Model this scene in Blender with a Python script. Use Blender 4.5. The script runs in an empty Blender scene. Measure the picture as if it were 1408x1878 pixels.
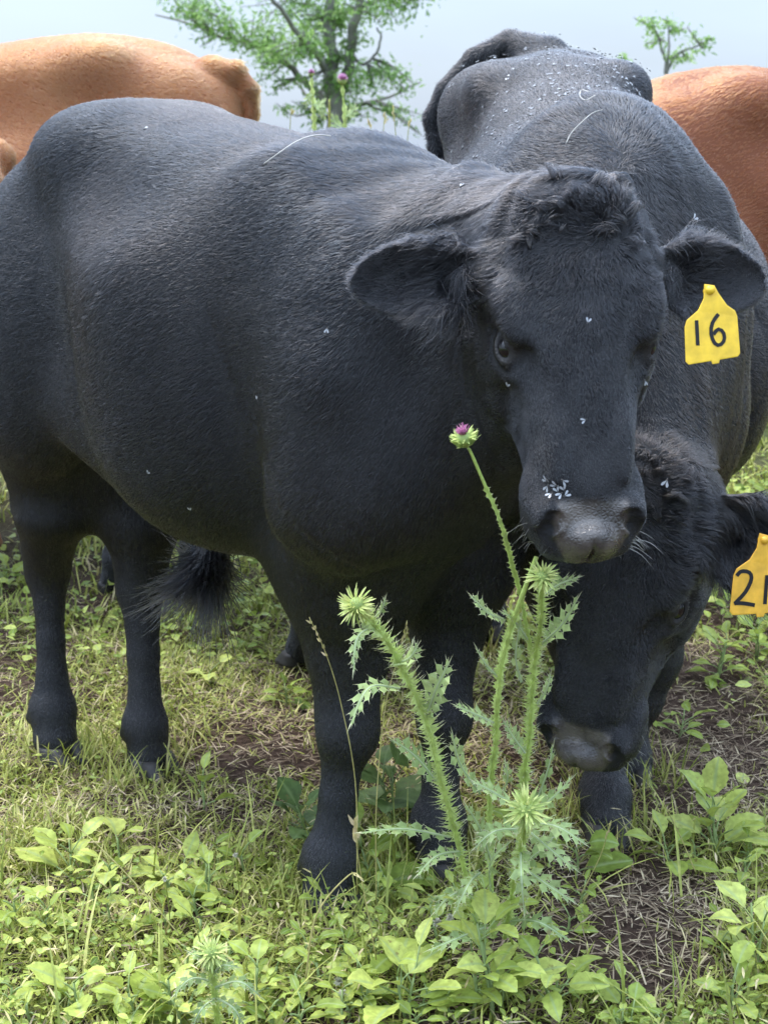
import bpy, math, random
import numpy as np

HAIR = 1.0          # coat density multiplier
GRID = 1.0          # body grid spacing multiplier
GRASS = 1.0
rng = np.random.default_rng(16)
random.seed(21)
S = bpy.context.scene
C = S.collection
R = math.radians

# ------------------------------------------------------------------ camera
CAM_H, PITCH, FPX = 1.25, 13.06, 2820.0
cam_d = bpy.data.cameras.new('camera')
cam = bpy.data.objects.new('camera', cam_d)
C.objects.link(cam)
cam.location = (0, 0, CAM_H)
cam.rotation_euler = (R(90 - PITCH), 0, 0)
cam_d.sensor_fit = 'VERTICAL'
cam_d.sensor_height = 24.0
cam_d.lens = FPX / 1878 * 24.0
cam_d.clip_end = 3000
cam_d.clip_start = 0.05
cam_d.dof.use_dof = True
cam_d.dof.focus_distance = 2.35
cam_d.dof.aperture_fstop = 7.0
S.camera = cam

# ------------------------------------------------------------------ light
SUN_EL, SUN_AZ = 66.0, -50.0        # azimuth measured from +Y towards +X
world = bpy.data.worlds.new('World')
S.world = world
world.use_nodes = True
wn = world.node_tree
wn.nodes.clear()
w_out = wn.nodes.new('ShaderNodeOutputWorld')
w_bg = wn.nodes.new('ShaderNodeBackground')
w_sky = wn.nodes.new('ShaderNodeTexSky')
w_sky.sky_type = 'NISHITA'
w_sky.sun_disc = False
w_sky.sun_elevation = R(SUN_EL)
w_sky.sun_rotation = R(SUN_AZ)
w_sky.air_density = 1.0
w_sky.dust_density = 3.0
w_sky.ozone_density = 2.0
# thin overcast: the blue of the sky is mixed with a pale cloud veil
w_mix = wn.nodes.new('ShaderNodeMixRGB')
w_tc = wn.nodes.new('ShaderNodeTexCoord')
w_map = wn.nodes.new('ShaderNodeMapping')
w_map.inputs['Scale'].default_value = (1.0, 1.0, 3.5)
w_no = wn.nodes.new('ShaderNodeTexNoise')
w_no.inputs['Scale'].default_value = 2.2
w_no.inputs['Detail'].default_value = 5
w_rmp = wn.nodes.new('ShaderNodeMapRange')
w_rmp.inputs[1].default_value = 0.3
w_rmp.inputs[2].default_value = 0.7
w_rmp.inputs[3].default_value = 0.45
w_rmp.inputs[4].default_value = 0.78
w_mix.inputs[2].default_value = (5.6, 6.8, 8.6, 1)
wn.links.new(w_tc.outputs['Generated'], w_map.inputs[0])
wn.links.new(w_map.outputs[0], w_no.inputs['Vector'])
wn.links.new(w_no.outputs['Fac'], w_rmp.inputs[0])
wn.links.new(w_rmp.outputs[0], w_mix.inputs[0])
wn.links.new(w_sky.outputs[0], w_mix.inputs[1])
w_sep = wn.nodes.new('ShaderNodeSeparateXYZ')
w_gr = wn.nodes.new('ShaderNodeMapRange')           # an overcast sky is brighter overhead than at the horizon
w_gr.inputs[1].default_value = 0.12; w_gr.inputs[2].default_value = 1.0
w_gr.inputs[3].default_value = 0.80; w_gr.inputs[4].default_value = 3.5
w_sc = wn.nodes.new('ShaderNodeVectorMath'); w_sc.operation = 'SCALE'
wn.links.new(w_tc.outputs['Generated'], w_sep.inputs[0])
wn.links.new(w_sep.outputs['Z'], w_gr.inputs[0])
wn.links.new(w_mix.outputs[0], w_sc.inputs[0]); wn.links.new(w_gr.outputs[0], w_sc.inputs['Scale'])
wn.links.new(w_sc.outputs[0], w_bg.inputs[0])
w_bg.inputs[1].default_value = 0.105
wn.links.new(w_bg.outputs[0], w_out.inputs[0])

sun_d = bpy.data.lights.new('sun', 'SUN')
sun_d.energy = 1.5
sun_d.angle = R(20)
sun_d.color = (1.0, 0.96, 0.9)
sun = bpy.data.objects.new('sun', sun_d)
C.objects.link(sun)
az, el = R(SUN_AZ), R(SUN_EL)
sv = (math.sin(az) * math.cos(el), math.cos(az) * math.cos(el), math.sin(el))
from mathutils import Vector, Matrix
sun.rotation_euler = Vector(sv).to_track_quat('Z', 'Y').to_euler()

S.view_settings.view_transform = 'Standard'
S.view_settings.look = 'None'
S.view_settings.exposure = 1.0
S.view_settings.gamma = 1
S.render.film_transparent = False
S.cycles.max_bounces = 6
S.cycles.transparent_max_bounces = 8
S.cycles.diffuse_bounces = 3
S.cycles.glossy_bounces = 3
S.cycles.transmission_bounces = 3
S.cycles.use_adaptive_sampling = True
S.cycles.adaptive_threshold = 0.02
S.cycles.use_denoising = True
S.cycles_curves.shape = 'RIBBONS'
S.cycles_curves.subdivisions = 1

# ------------------------------------------------------------------ helpers
V = lambda *a: np.array(a, float)
def nrm(v):
    v = np.asarray(v, float)
    return v / (np.linalg.norm(v) + 1e-12)

_p = R(PITCH)
_F, _U = V(0, math.cos(_p), -math.sin(_p)), V(0, math.sin(_p), math.cos(_p))
def W(u, v, Y):
    """where the sight line through photo pixel u,v stands at ground distance Y"""
    d = _F + V(1, 0, 0) * (u - 704) / FPX - _U * (v - 939) / FPX
    return V(0, 0, CAM_H) + d * (Y / d[1])

def ground_z(x, y):
    """the pasture rises gently behind the animals"""
    x = np.asarray(x, float); y = np.asarray(y, float)
    t = np.clip((y - 3.9) / 3.0, 0, 1)
    z = 0.2 * t * t * (3 - 2 * t)
    z = z + 0.012 * np.sin(x * 3.1 + 1.3) * np.sin(y * 2.7) + 0.006 * np.sin(x * 9.1 + y * 7.3)
    return z

def tag(o, label=None, cat=None, group=None, kind=None):
    if label: o['label'] = label
    if cat: o['category'] = cat
    if group: o['group'] = group
    if kind: o['kind'] = kind
    return o

def empty(name, loc=(0, 0, 0), rz=0.0, scale=1.0):
    o = bpy.data.objects.new(name, None)
    o.location = loc; o.rotation_euler = (0, 0, rz); o.scale = (scale,) * 3
    o.empty_display_size = 0.1
    C.objects.link(o)
    return o

def mesh_obj(name, verts, faces, mats, parent=None, attrs=None, smooth=True, matidx=None, nface=None):
    """faces: (n,k) array, or flat loop array with nface sizes"""
    me = bpy.data.meshes.new(name)
    verts = np.asarray(verts, np.float32)
    if nface is None:
        faces = np.asarray(faces, np.int32)
        n, k = faces.shape
        sizes = np.full(n, k, np.int32); loops = faces.ravel()
    else:
        sizes = np.asarray(nface, np.int32); loops = np.asarray(faces, np.int32); n = len(sizes)
    me.vertices.add(len(verts)); me.vertices.foreach_set('co', verts.ravel())
    me.loops.add(len(loops)); me.loops.foreach_set('vertex_index', loops)
    me.polygons.add(n)
    st = np.zeros(n, np.int32); st[1:] = np.cumsum(sizes)[:-1]
    me.polygons.foreach_set('loop_start', st)
    if matidx is not None: me.polygons.foreach_set('material_index', np.asarray(matidx, np.int32))
    me.polygons.foreach_set('use_smooth', np.full(n, smooth))
    for nm, arr in (attrs or {}).items():
        arr = np.asarray(arr, np.float32)
        if arr.ndim == 1:
            a = me.attributes.new(nm, 'FLOAT', 'POINT'); a.data.foreach_set('value', arr)
        else:
            a = me.attributes.new(nm, 'FLOAT_VECTOR', 'POINT'); a.data.foreach_set('vector', arr.ravel())
    me.update(calc_edges=True)
    if isinstance(mats, (list, tuple)):
        for m in mats: me.materials.append(m)
    elif mats: me.materials.append(mats)
    o = bpy.data.objects.new(name, me)
    C.objects.link(o)
    if parent: o.parent = parent
    return o

class MB:
    """collects quads/tris for one mesh"""
    def __init__(s):
        s.v = []; s.f = []; s.n = 0; s.a = []; s.mi = []
    def add(s, verts, faces, a=0.0, mi=0):
        verts = np.asarray(verts, float)
        s.v.append(verts)
        for f in faces: s.f.append([i + s.n for i in f]); s.mi.append(mi)
        s.n += len(verts)
        s.a.append(np.full(len(verts), a) if np.isscalar(a) else np.asarray(a, float))
    def tube(s, pts, rad, k=6, a=0.0, mi=0, cap=True):
        pts = np.asarray(pts, float); n = len(pts)
        rad = np.broadcast_to(np.asarray(rad, float), (n,))
        t = np.gradient(pts, axis=0)
        t /= np.linalg.norm(t, axis=1)[:, None] + 1e-12
        ref = V(0, 0, 1) if abs(t[0][2]) < 0.9 else V(1, 0, 0)
        u = np.cross(t[0], ref); u /= np.linalg.norm(u)
        vs = []
        for i in range(n):
            u = u - t[i] * np.dot(u, t[i]); u /= np.linalg.norm(u) + 1e-12
            w = np.cross(t[i], u)
            for j in range(k):
                an = 2 * math.pi * j / k
                vs.append(pts[i] + rad[i] * (math.cos(an) * u + math.sin(an) * w))
        fs = [[i * k + j, i * k + (j + 1) % k, (i + 1) * k + (j + 1) % k, (i + 1) * k + j] for i in range(n - 1) for j in range(k)]
        if cap:
            fs.append(list(range(k))[::-1]); fs.append([(n - 1) * k + j for j in range(k)])
        s.add(vs, fs, a, mi)
    def build(s, name, mats, parent=None, smooth=True):
        v = np.concatenate(s.v)
        return mesh_obj(name, v, [i for f in s.f for i in f], mats, parent, {'vary': np.concatenate(s.a)}, smooth, s.mi, [len(f) for f in s.f])

def spline(pts, n):
    """smooth resample of a polyline (Catmull-Rom)"""
    P = np.asarray(pts, float)
    if len(P) == 2: return P[0] + (P[1] - P[0]) * np.linspace(0, 1, n)[:, None]
    Q = np.vstack([2 * P[0] - P[1], P, 2 * P[-1] - P[-2]])
    t = np.linspace(0, len(P) - 1 - 1e-9, n); i = t.astype(int); f = (t - i)[:, None]
    a, b, c, d = Q[i], Q[i + 1], Q[i + 2], Q[i + 3]
    return 0.5 * (2 * b + (c - a) * f + (2 * a - 5 * b + 4 * c - d) * f ** 2 + (3 * b - a - 3 * c + d) * f ** 3)

# ------------------------------------------------------------------ materials
def new_mat(name):
    m = bpy.data.materials.new(name); m.use_nodes = True
    nt = m.node_tree; nt.nodes.clear()
    out = nt.nodes.new('ShaderNodeOutputMaterial')
    return m, nt, out
def N(nt, typ, **kw):
    n = nt.nodes.new(typ)
    for k, v in kw.items():
        if k in n.inputs: n.inputs[k].default_value = v
        else: setattr(n, k, v)
    return n
def ramp(nt, stops):
    r = nt.nodes.new('ShaderNodeValToRGB')
    el = r.color_ramp.elements
    while len(el) < len(stops): el.new(0.5)
    for e, (p, c) in zip(el, stops):
        e.position = p; e.color = (*c, 1)
    return r
def attr(nt, name):
    return N(nt, 'ShaderNodeAttribute', attribute_name=name)

def simple(name, col, rough=0.6, spec=0.5, noise=0.0, scale=30.0, bump=0.0):
    m, nt, out = new_mat(name)
    b = N(nt, 'ShaderNodeBsdfPrincipled', Roughness=rough)
    b.inputs['Specular IOR Level'].default_value = spec
    tc = N(nt, 'ShaderNodeTexCoord')
    no = N(nt, 'ShaderNodeTexNoise', Scale=scale, Detail=4.0)
    nt.links.new(tc.outputs['Object'], no.inputs['Vector'])
    lo = tuple(c * (1 - noise) for c in col); hi = tuple(min(1, c * (1 + noise)) for c in col)
    rp = ramp(nt, [(0.3, lo), (0.7, hi)])
    nt.links.new(no.outputs['Fac'], rp.inputs[0]); nt.links.new(rp.outputs[0], b.inputs['Base Color'])
    if bump:
        bp = N(nt, 'ShaderNodeBump', Strength=bump, Distance=0.002)
        nt.links.new(no.outputs['Fac'], bp.inputs['Height']); nt.links.new(bp.outputs[0], b.inputs['Normal'])
    nt.links.new(b.outputs[0], out.inputs[0])
    return m

def skin_mat(name, col, bare, hoof_mix=True):
    """hide under the coat; attribute 'bare' marks the leathery nose, 'pink' the inside of the ear"""
    m, nt, out = new_mat(name)
    b = N(nt, 'ShaderNodeBsdfPrincipled')
    tc = N(nt, 'ShaderNodeTexCoord')
    no = N(nt, 'ShaderNodeTexNoise', Scale=160.0, Detail=3.0)
    vo = N(nt, 'ShaderNodeTexVoronoi', Scale=190.0, feature='DISTANCE_TO_EDGE')
    big = N(nt, 'ShaderNodeTexNoise', Scale=25.0, Detail=4.0)
    for n in (no, vo, big): nt.links.new(tc.outputs['Object'], n.inputs['Vector'])
    rp = ramp(nt, [(0.38, tuple(c * 0.5 for c in bare)), (0.62, tuple(c * 1.35 for c in bare))])
    nt.links.new(big.outputs['Fac'], rp.inputs[0])
    at = attr(nt, 'bare')
    mx = N(nt, 'ShaderNodeMixRGB')
    mx.inputs[1].default_value = (*col, 1)
    nt.links.new(at.outputs['Fac'], mx.inputs[0]); nt.links.new(rp.outputs[0], mx.inputs[2])
    nt.links.new(mx.outputs[0], b.inputs['Base Color'])
    mr = N(nt, 'ShaderNodeMapRange'); mr.inputs[3].default_value = 0.75; mr.inputs[4].default_value = 0.27
    nt.links.new(at.outputs['Fac'], mr.inputs[0]); nt.links.new(mr.outputs[0], b.inputs['Roughness'])
    bp = N(nt, 'ShaderNodeBump', Strength=0.9, Distance=0.0016)
    nt.links.new(vo.outputs['Distance'], bp.inputs['Height']); nt.links.new(bp.outputs[0], b.inputs['Normal'])
    nt.links.new(b.outputs[0], out.inputs[0])
    return m

def hair_mat(name, col, col2, rough=0.35, ior=1.5):
    """hair: coloured strands, 'tone' attribute per strand mixes col and col2"""
    m, nt, out = new_mat(name)
    h = N(nt, 'ShaderNodeBsdfHairPrincipled')
    h.parametrization = 'COLOR'
    h.inputs['Roughness'].default_value = rough
    h.inputs['Radial Roughness'].default_value = 0.4
    h.inputs['IOR'].default_value = ior
    at = attr(nt, 'tone')
    mx = N(nt, 'ShaderNodeMixRGB')
    mx.inputs[1].default_value = (*col, 1); mx.inputs[2].default_value = (*col2, 1)
    nt.links.new(at.outputs['Fac'], mx.inputs[0]); nt.links.new(mx.outputs[0], h.inputs['Color'])
    nt.links.new(h.outputs[0], out.inputs[0])
    return m

M = {}
M['black_skin'] = skin_mat('black_skin', (0.010, 0.0105, 0.012), (0.086, 0.074, 0.064))
M['red_skin'] = skin_mat('red_skin', (0.23, 0.078, 0.024), (0.3, 0.17, 0.12))
M['rust_skin'] = skin_mat('rust_skin', (0.19, 0.055, 0.018), (0.3, 0.17, 0.12))
M['black_coat'] = hair_mat('black_coat', (0.005, 0.0068, 0.0098), (0.034, 0.026, 0.021), rough=.28, ior=1.50)
M['red_coat'] = hair_mat('red_coat', (0.31, 0.098, 0.028), (0.44, 0.180, 0.062), ior=1.4)
M['rust_coat'] = hair_mat('rust_coat', (0.25, 0.068, 0.020), (0.35, 0.120, 0.042), ior=1.4)
M['hoof'] = simple('hoof', (0.035, 0.031, 0.028), 0.55, 0.4, 0.5, 40, 0.5)
M['eye'] = simple('eye', (0.006, 0.005, 0.005), 0.05, 0.6)

# ------------------------------------------------------------------ implicit body builder
class Field:
    def __init__(s, xs, ys, zs):
        s.g = [np.asarray(a, np.float32) for a in (xs, ys, zs)]
        s.D = np.full([len(a) for a in s.g], 1.0, np.float32)
    def block(s, lo, hi):
        sl = []
        for a, l, h in zip(s.g, lo, hi):
            i0 = int(np.searchsorted(a, l)); i1 = int(np.searchsorted(a, h))
            sl.append(slice(max(0, i0 - 1), min(len(a), i1 + 1)))
        if any(q.stop - q.start < 1 for q in sl): return None, None
        P = np.stack(np.meshgrid(*[a[q] for a, q in zip(s.g, sl)], indexing='ij'), -1)
        return tuple(sl), P
    def mixin(s, sl, d, k, mode):
        A = s.D[sl]
        if mode == 'sub':
            d = -d
            h = np.clip(0.5 - 0.5 * (A - d) / k, 0, 1)
            s.D[sl] = A + (d - A) * h + k * h * (1 - h)
        else:
            h = np.clip(0.5 + 0.5 * (d - A) / k, 0, 1)
            s.D[sl] = d + (A - d) * h - k * h * (1 - h)
    def cone(s, a, b, ra, rb, k=0.03, side=None, flat=1.0, mode='add'):
        a = np.asarray(a, np.float32); b = np.asarray(b, np.float32)
        m = max(ra, rb) * max(1, flat) + k + 0.02
        sl, P = s.block(np.minimum(a, b) - m, np.maximum(a, b) + m)
        if sl is None: return
        q = P - a; ax = b - a
        if side is not None:
            sd = nrm(side).astype(np.float32)
            f = np.float32(1 / flat - 1)
            q = q + (q @ sd)[..., None] * f * sd
            ax = ax + np.dot(ax, sd) * f * sd
        L2 = float(ax @ ax)
        t = np.clip((q @ ax) / L2, 0, 1)
        r = ra + (rb - ra) * t
        d = np.linalg.norm(q - t[..., None] * ax, axis=-1) - r
        s.mixin(sl, (d * min(1, flat)).astype(np.float32), k, mode)
    def ell(s, c, rad, axes=None, k=0.03, mode='add'):
        c = np.asarray(c, np.float32); rad = np.asarray(rad, np.float32)
        A = np.eye(3, dtype=np.float32) if axes is None else np.asarray(axes, np.float32)
        m = float(rad.max()) + k + 0.02
        ext = np.abs(A.T) @ rad + k + 0.02
        sl, P = s.block(c - ext, c + ext)
        if sl is None: return
        q = (P - c) @ A.T
        k0 = np.linalg.norm(q / rad, axis=-1)
        k1 = np.linalg.norm(q / (rad * rad), axis=-1) + 1e-6
        s.mixin(sl, (k0 * (k0 - 1) / k1).astype(np.float32), k, mode)
    def loft(s, o, A, tab, k=0.03, p=2.2, rnd=0.0):
        """A rows: along, side, up. tab rows: t, side half width, up extent, down extent, (centre up offset)"""
        tab = np.asarray(tab, float); A = np.asarray(A, np.float32); o = np.asarray(o, np.float32)
        n = 160
        tt = np.linspace(tab[0, 0], tab[-1, 0], n)
        # smooth interpolation by parameter
        idx = np.linspace(0, len(tab) - 1, n * 3)
        sm = spline(tab, n * 3)
        cols = [np.interp(tt, sm[:, 0], sm[:, j]) for j in range(1, tab.shape[1])]
        wid, up, dn = cols[0], cols[1], cols[2]
        wid = np.maximum(wid, 0.004)
        cen = (up + dn) / 2; hh = np.maximum((up - dn) / 2, 0.004)
        R_ = max(wid.max(), np.abs(up).max(), np.abs(dn).max()) + k
        c0 = o + A[0] * tab[0, 0]; c1 = o + A[0] * tab[-1, 0]
        sl, P = s.block(np.minimum(c0, c1) - R_ - 0.05, np.maximum(c0, c1) + R_ + 0.05)
        if sl is None: return
        q = (P - o) @ A.T
        x = q[..., 0]
        f = lambda arr: np.interp(x, tt, arr).astype(np.float32)
        w = f(wid); h = f(hh); c = f(cen)
        e = (np.abs(q[..., 1] / w) ** p + np.abs((q[..., 2] - c) / h) ** p) ** (1 / p)
        d = (e - 1) * np.minimum(w, h)
        # true distance needs the slope of the width near the ends
        sw = np.abs(np.gradient(np.minimum(wid, hh), tt)); d = d / np.sqrt(1 + np.minimum(f(sw), 6) ** 2)
        out = np.maximum(tab[0, 0] - x, x - tab[-1, 0])
        d = np.where(out > 0, np.sqrt(np.maximum(d, 0) ** 2 + out ** 2), d)
        s.mixin(sl, d.astype(np.float32), k, 'add')
    def ear(s, o, A, L, Wd, th=0.006, bowl=0.03, k=0.012, droop=0.0):
        """A rows: along, side, opening"""
        A = np.asarray(A, np.float32); o = np.asarray(o, np.float32)
        sl, P = s.block(o - L - 0.04, o + L + 0.04)
        if sl is None: return
        q = (P - o) @ A.T
        t = np.clip(q[..., 0] / L, 0, 1)
        tb = np.array([0, .12, .3, .5, .7, .85, .95, 1.0]); wb = np.array([.42, .68, 1.0, 1.02, .88, .66, .42, .10])
        w = (np.interp(t, tb, wb) * Wd).astype(np.float32)
        dr = droop * t * t
        sy = q[..., 1] + dr
        cup = bowl * np.interp(t, [0, .3, .7, 1], [1.1, 1.0, .6, .2])
        rel = np.clip(sy / w, -1.3, 1.3)
        q0 = cup * (rel ** 2 - 0.7)
        T = th * np.interp(t, [0, .4, 1], [2.2, 1.1, .8])
        e = np.sqrt((sy / w) ** 2 + ((q[..., 2] - q0) / T) ** 2 * 0.999)
        d = np.maximum(np.abs(q[..., 2] - q0) - T, (np.abs(sy) - w) * 0.6)
        out = np.maximum(-q[..., 0], q[..., 0] - L)
        d = np.maximum(d, out)
        s.mixin(sl, d.astype(np.float32), k, 'add')
    def mesh(s):
        D = s.D; gx, gy, gz = s.g
        neg = D < 0
        c = neg[:-1, :-1, :-1]
        allc = c.copy(); anyc = c.copy()
        for i in (0, 1):
            for j in (0, 1):
                for k in (0, 1):
                    b = neg[i:neg.shape[0] - 1 + i, j:neg.shape[1] - 1 + j, k:neg.shape[2] - 1 + k]
                    allc &= b; anyc |= b
        act = anyc & ~allc
        I = np.argwhere(act)
        idx = -np.ones(act.shape, np.int32); idx[act] = np.arange(len(I))
        corner = np.array([[i, j, k] for i in (0, 1) for j in (0, 1) for k in (0, 1)])
        acc = np.zeros((len(I), 3)); cnt = np.zeros(len(I))
        G = lambda Q: np.stack([gx[Q[:, 0]], gy[Q[:, 1]], gz[Q[:, 2]]], 1).astype(float)
        for a in range(8):
            for b in range(a + 1, 8):
                if np.abs(corner[a] - corner[b]).sum() != 1: continue
                A = I + corner[a]; B = I + corner[b]
                da = D[A[:, 0], A[:, 1], A[:, 2]]; db = D[B[:, 0], B[:, 1], B[:, 2]]
                m = (da < 0) != (db < 0)
                t = np.where(m, da / np.where(m, da - db, 1), 0)[:, None]
                p = G(A) * (1 - t) + G(B) * t
                acc[m] += p[m]; cnt[m] += 1
        Vt = acc / cnt[:, None]
        F = []
        for ax in range(3):
            sl0 = [slice(None)] * 3; sl1 = [slice(None)] * 3
            sl0[ax] = slice(0, -1); sl1[ax] = slice(1, None)
            a = neg[tuple(sl0)]; b = neg[tuple(sl1)]
            E = np.argwhere(a != b)
            u, v = (ax + 1) % 3, (ax + 2) % 3
            ok = (E[:, u] > 0) & (E[:, v] > 0) & (E[:, u] < D.shape[u] - 1) & (E[:, v] < D.shape[v] - 1)
            E = E[ok]
            fl = a[E[:, 0], E[:, 1], E[:, 2]]
            def at(du, dv):
                Q = E.copy(); Q[:, u] -= du; Q[:, v] -= dv
                return idx[Q[:, 0], Q[:, 1], Q[:, 2]]
            q = np.stack([at(1, 1), at(0, 1), at(0, 0), at(1, 0)], 1)
            q[~fl] = q[~fl][:, ::-1]
            F.append(q)
        F = np.concatenate(F)
        F = F[(F >= 0).all(1)]
        for it in range(2):      # relax, then return to the surface
            s2 = np.zeros_like(Vt); n2 = np.zeros(len(Vt))
            for a in range(4):
                for b in ((a + 1) % 4, (a - 1) % 4):
                    s2 += np.stack([np.bincount(F[:, a], Vt[F[:, b], j], len(Vt)) for j in range(3)], 1)
                    n2 += np.bincount(F[:, a], minlength=len(Vt))
            Vt = Vt * 0.4 + 0.6 * s2 / np.maximum(n2, 1)[:, None]
            Vt = s.project(Vt)
        return Vt, F
    def sample(s, P):
        ii = []; ff = []
        for j in range(3):
            i = np.clip(np.searchsorted(s.g[j], P[:, j]) - 1, 0, len(s.g[j]) - 2)
            ff.append((P[:, j] - s.g[j][i]) / (s.g[j][i + 1] - s.g[j][i])); ii.append(i)
        r = 0
        for a in (0, 1):
            for b in (0, 1):
                for c in (0, 1):
                    w = (ff[0] if a else 1 - ff[0]) * (ff[1] if b else 1 - ff[1]) * (ff[2] if c else 1 - ff[2])
                    r = r + w * s.D[ii[0] + a, ii[1] + b, ii[2] + c]
        return r
    def project(s, P):
        e = 0.003
        d = s.sample(P)
        g = np.stack([(s.sample(P + V(*(e * (j == i) for i in range(3)))) - s.sample(P - V(*(e * (j == i) for i in range(3))))) / (2 * e) for j in range(3)], 1)
        g2 = (g * g).sum(1)
        st = np.clip(d / np.maximum(g2, 0.2), -0.004, 0.004)
        return P - st[:, None] * g

def normals(Vt, F):
    n = np.cross(Vt[F[:, 2]] - Vt[F[:, 0]], Vt[F[:, 3]] - Vt[F[:, 1]])
    out = np.zeros_like(Vt)
    for j in range(4):
        for a in range(3): out[:, a] += np.bincount(F[:, j], n[:, a], len(Vt))
    return out / (np.linalg.norm(out, axis=1)[:, None] + 1e-12)

def grid_axis(lo, hi, coarse, fine_lo=None, fine_hi=None, fine=None):
    xs = [lo]
    while xs[-1] < hi:
        h = coarse
        if fine is not None:
            x = xs[-1]
            dist = max(fine_lo - x, x - fine_hi, 0)
            h = min(coarse, fine + dist * 0.12)
        xs.append(xs[-1] + h * GRID)
    return np.array(xs)

# ------------------------------------------------------------------ cattle
def head_frame(poll, muzzle, face):
    a = nrm(muzzle - poll); n = nrm(face - a * np.dot(face, a)); l = np.cross(n, a)
    return np.array([a, l, n])

def to_local(p, o, rz):
    p = np.asarray(p, float) - o
    c, s = math.cos(rz), math.sin(rz)
    return V(c * p[0] + s * p[1], -s * p[0] + c * p[1], p[2])

HEAD_TAB = [  # x down the face, half width, up, down
    (-.046, .015, -.055, -.075), (-.038, .060, -.030, -.10), (-.015, .094, -.010, -.135), (.03, .110, .004, -.165), (.09, .117, .009, -.185),
    (.15, .119, .011, -.20), (.20, .117, .009, -.205), (.25, .108, .005, -.195), (.31, .094, .001, -.165), (.37, .080, -.004, -.14),
    (.42, .075, -.009, -.128), (.46, .076, -.018, -.122), (.49, .070, -.030, -.112), (.51, .056, -.045, -.10), (.522, .02, -.06, -.08)]

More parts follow.
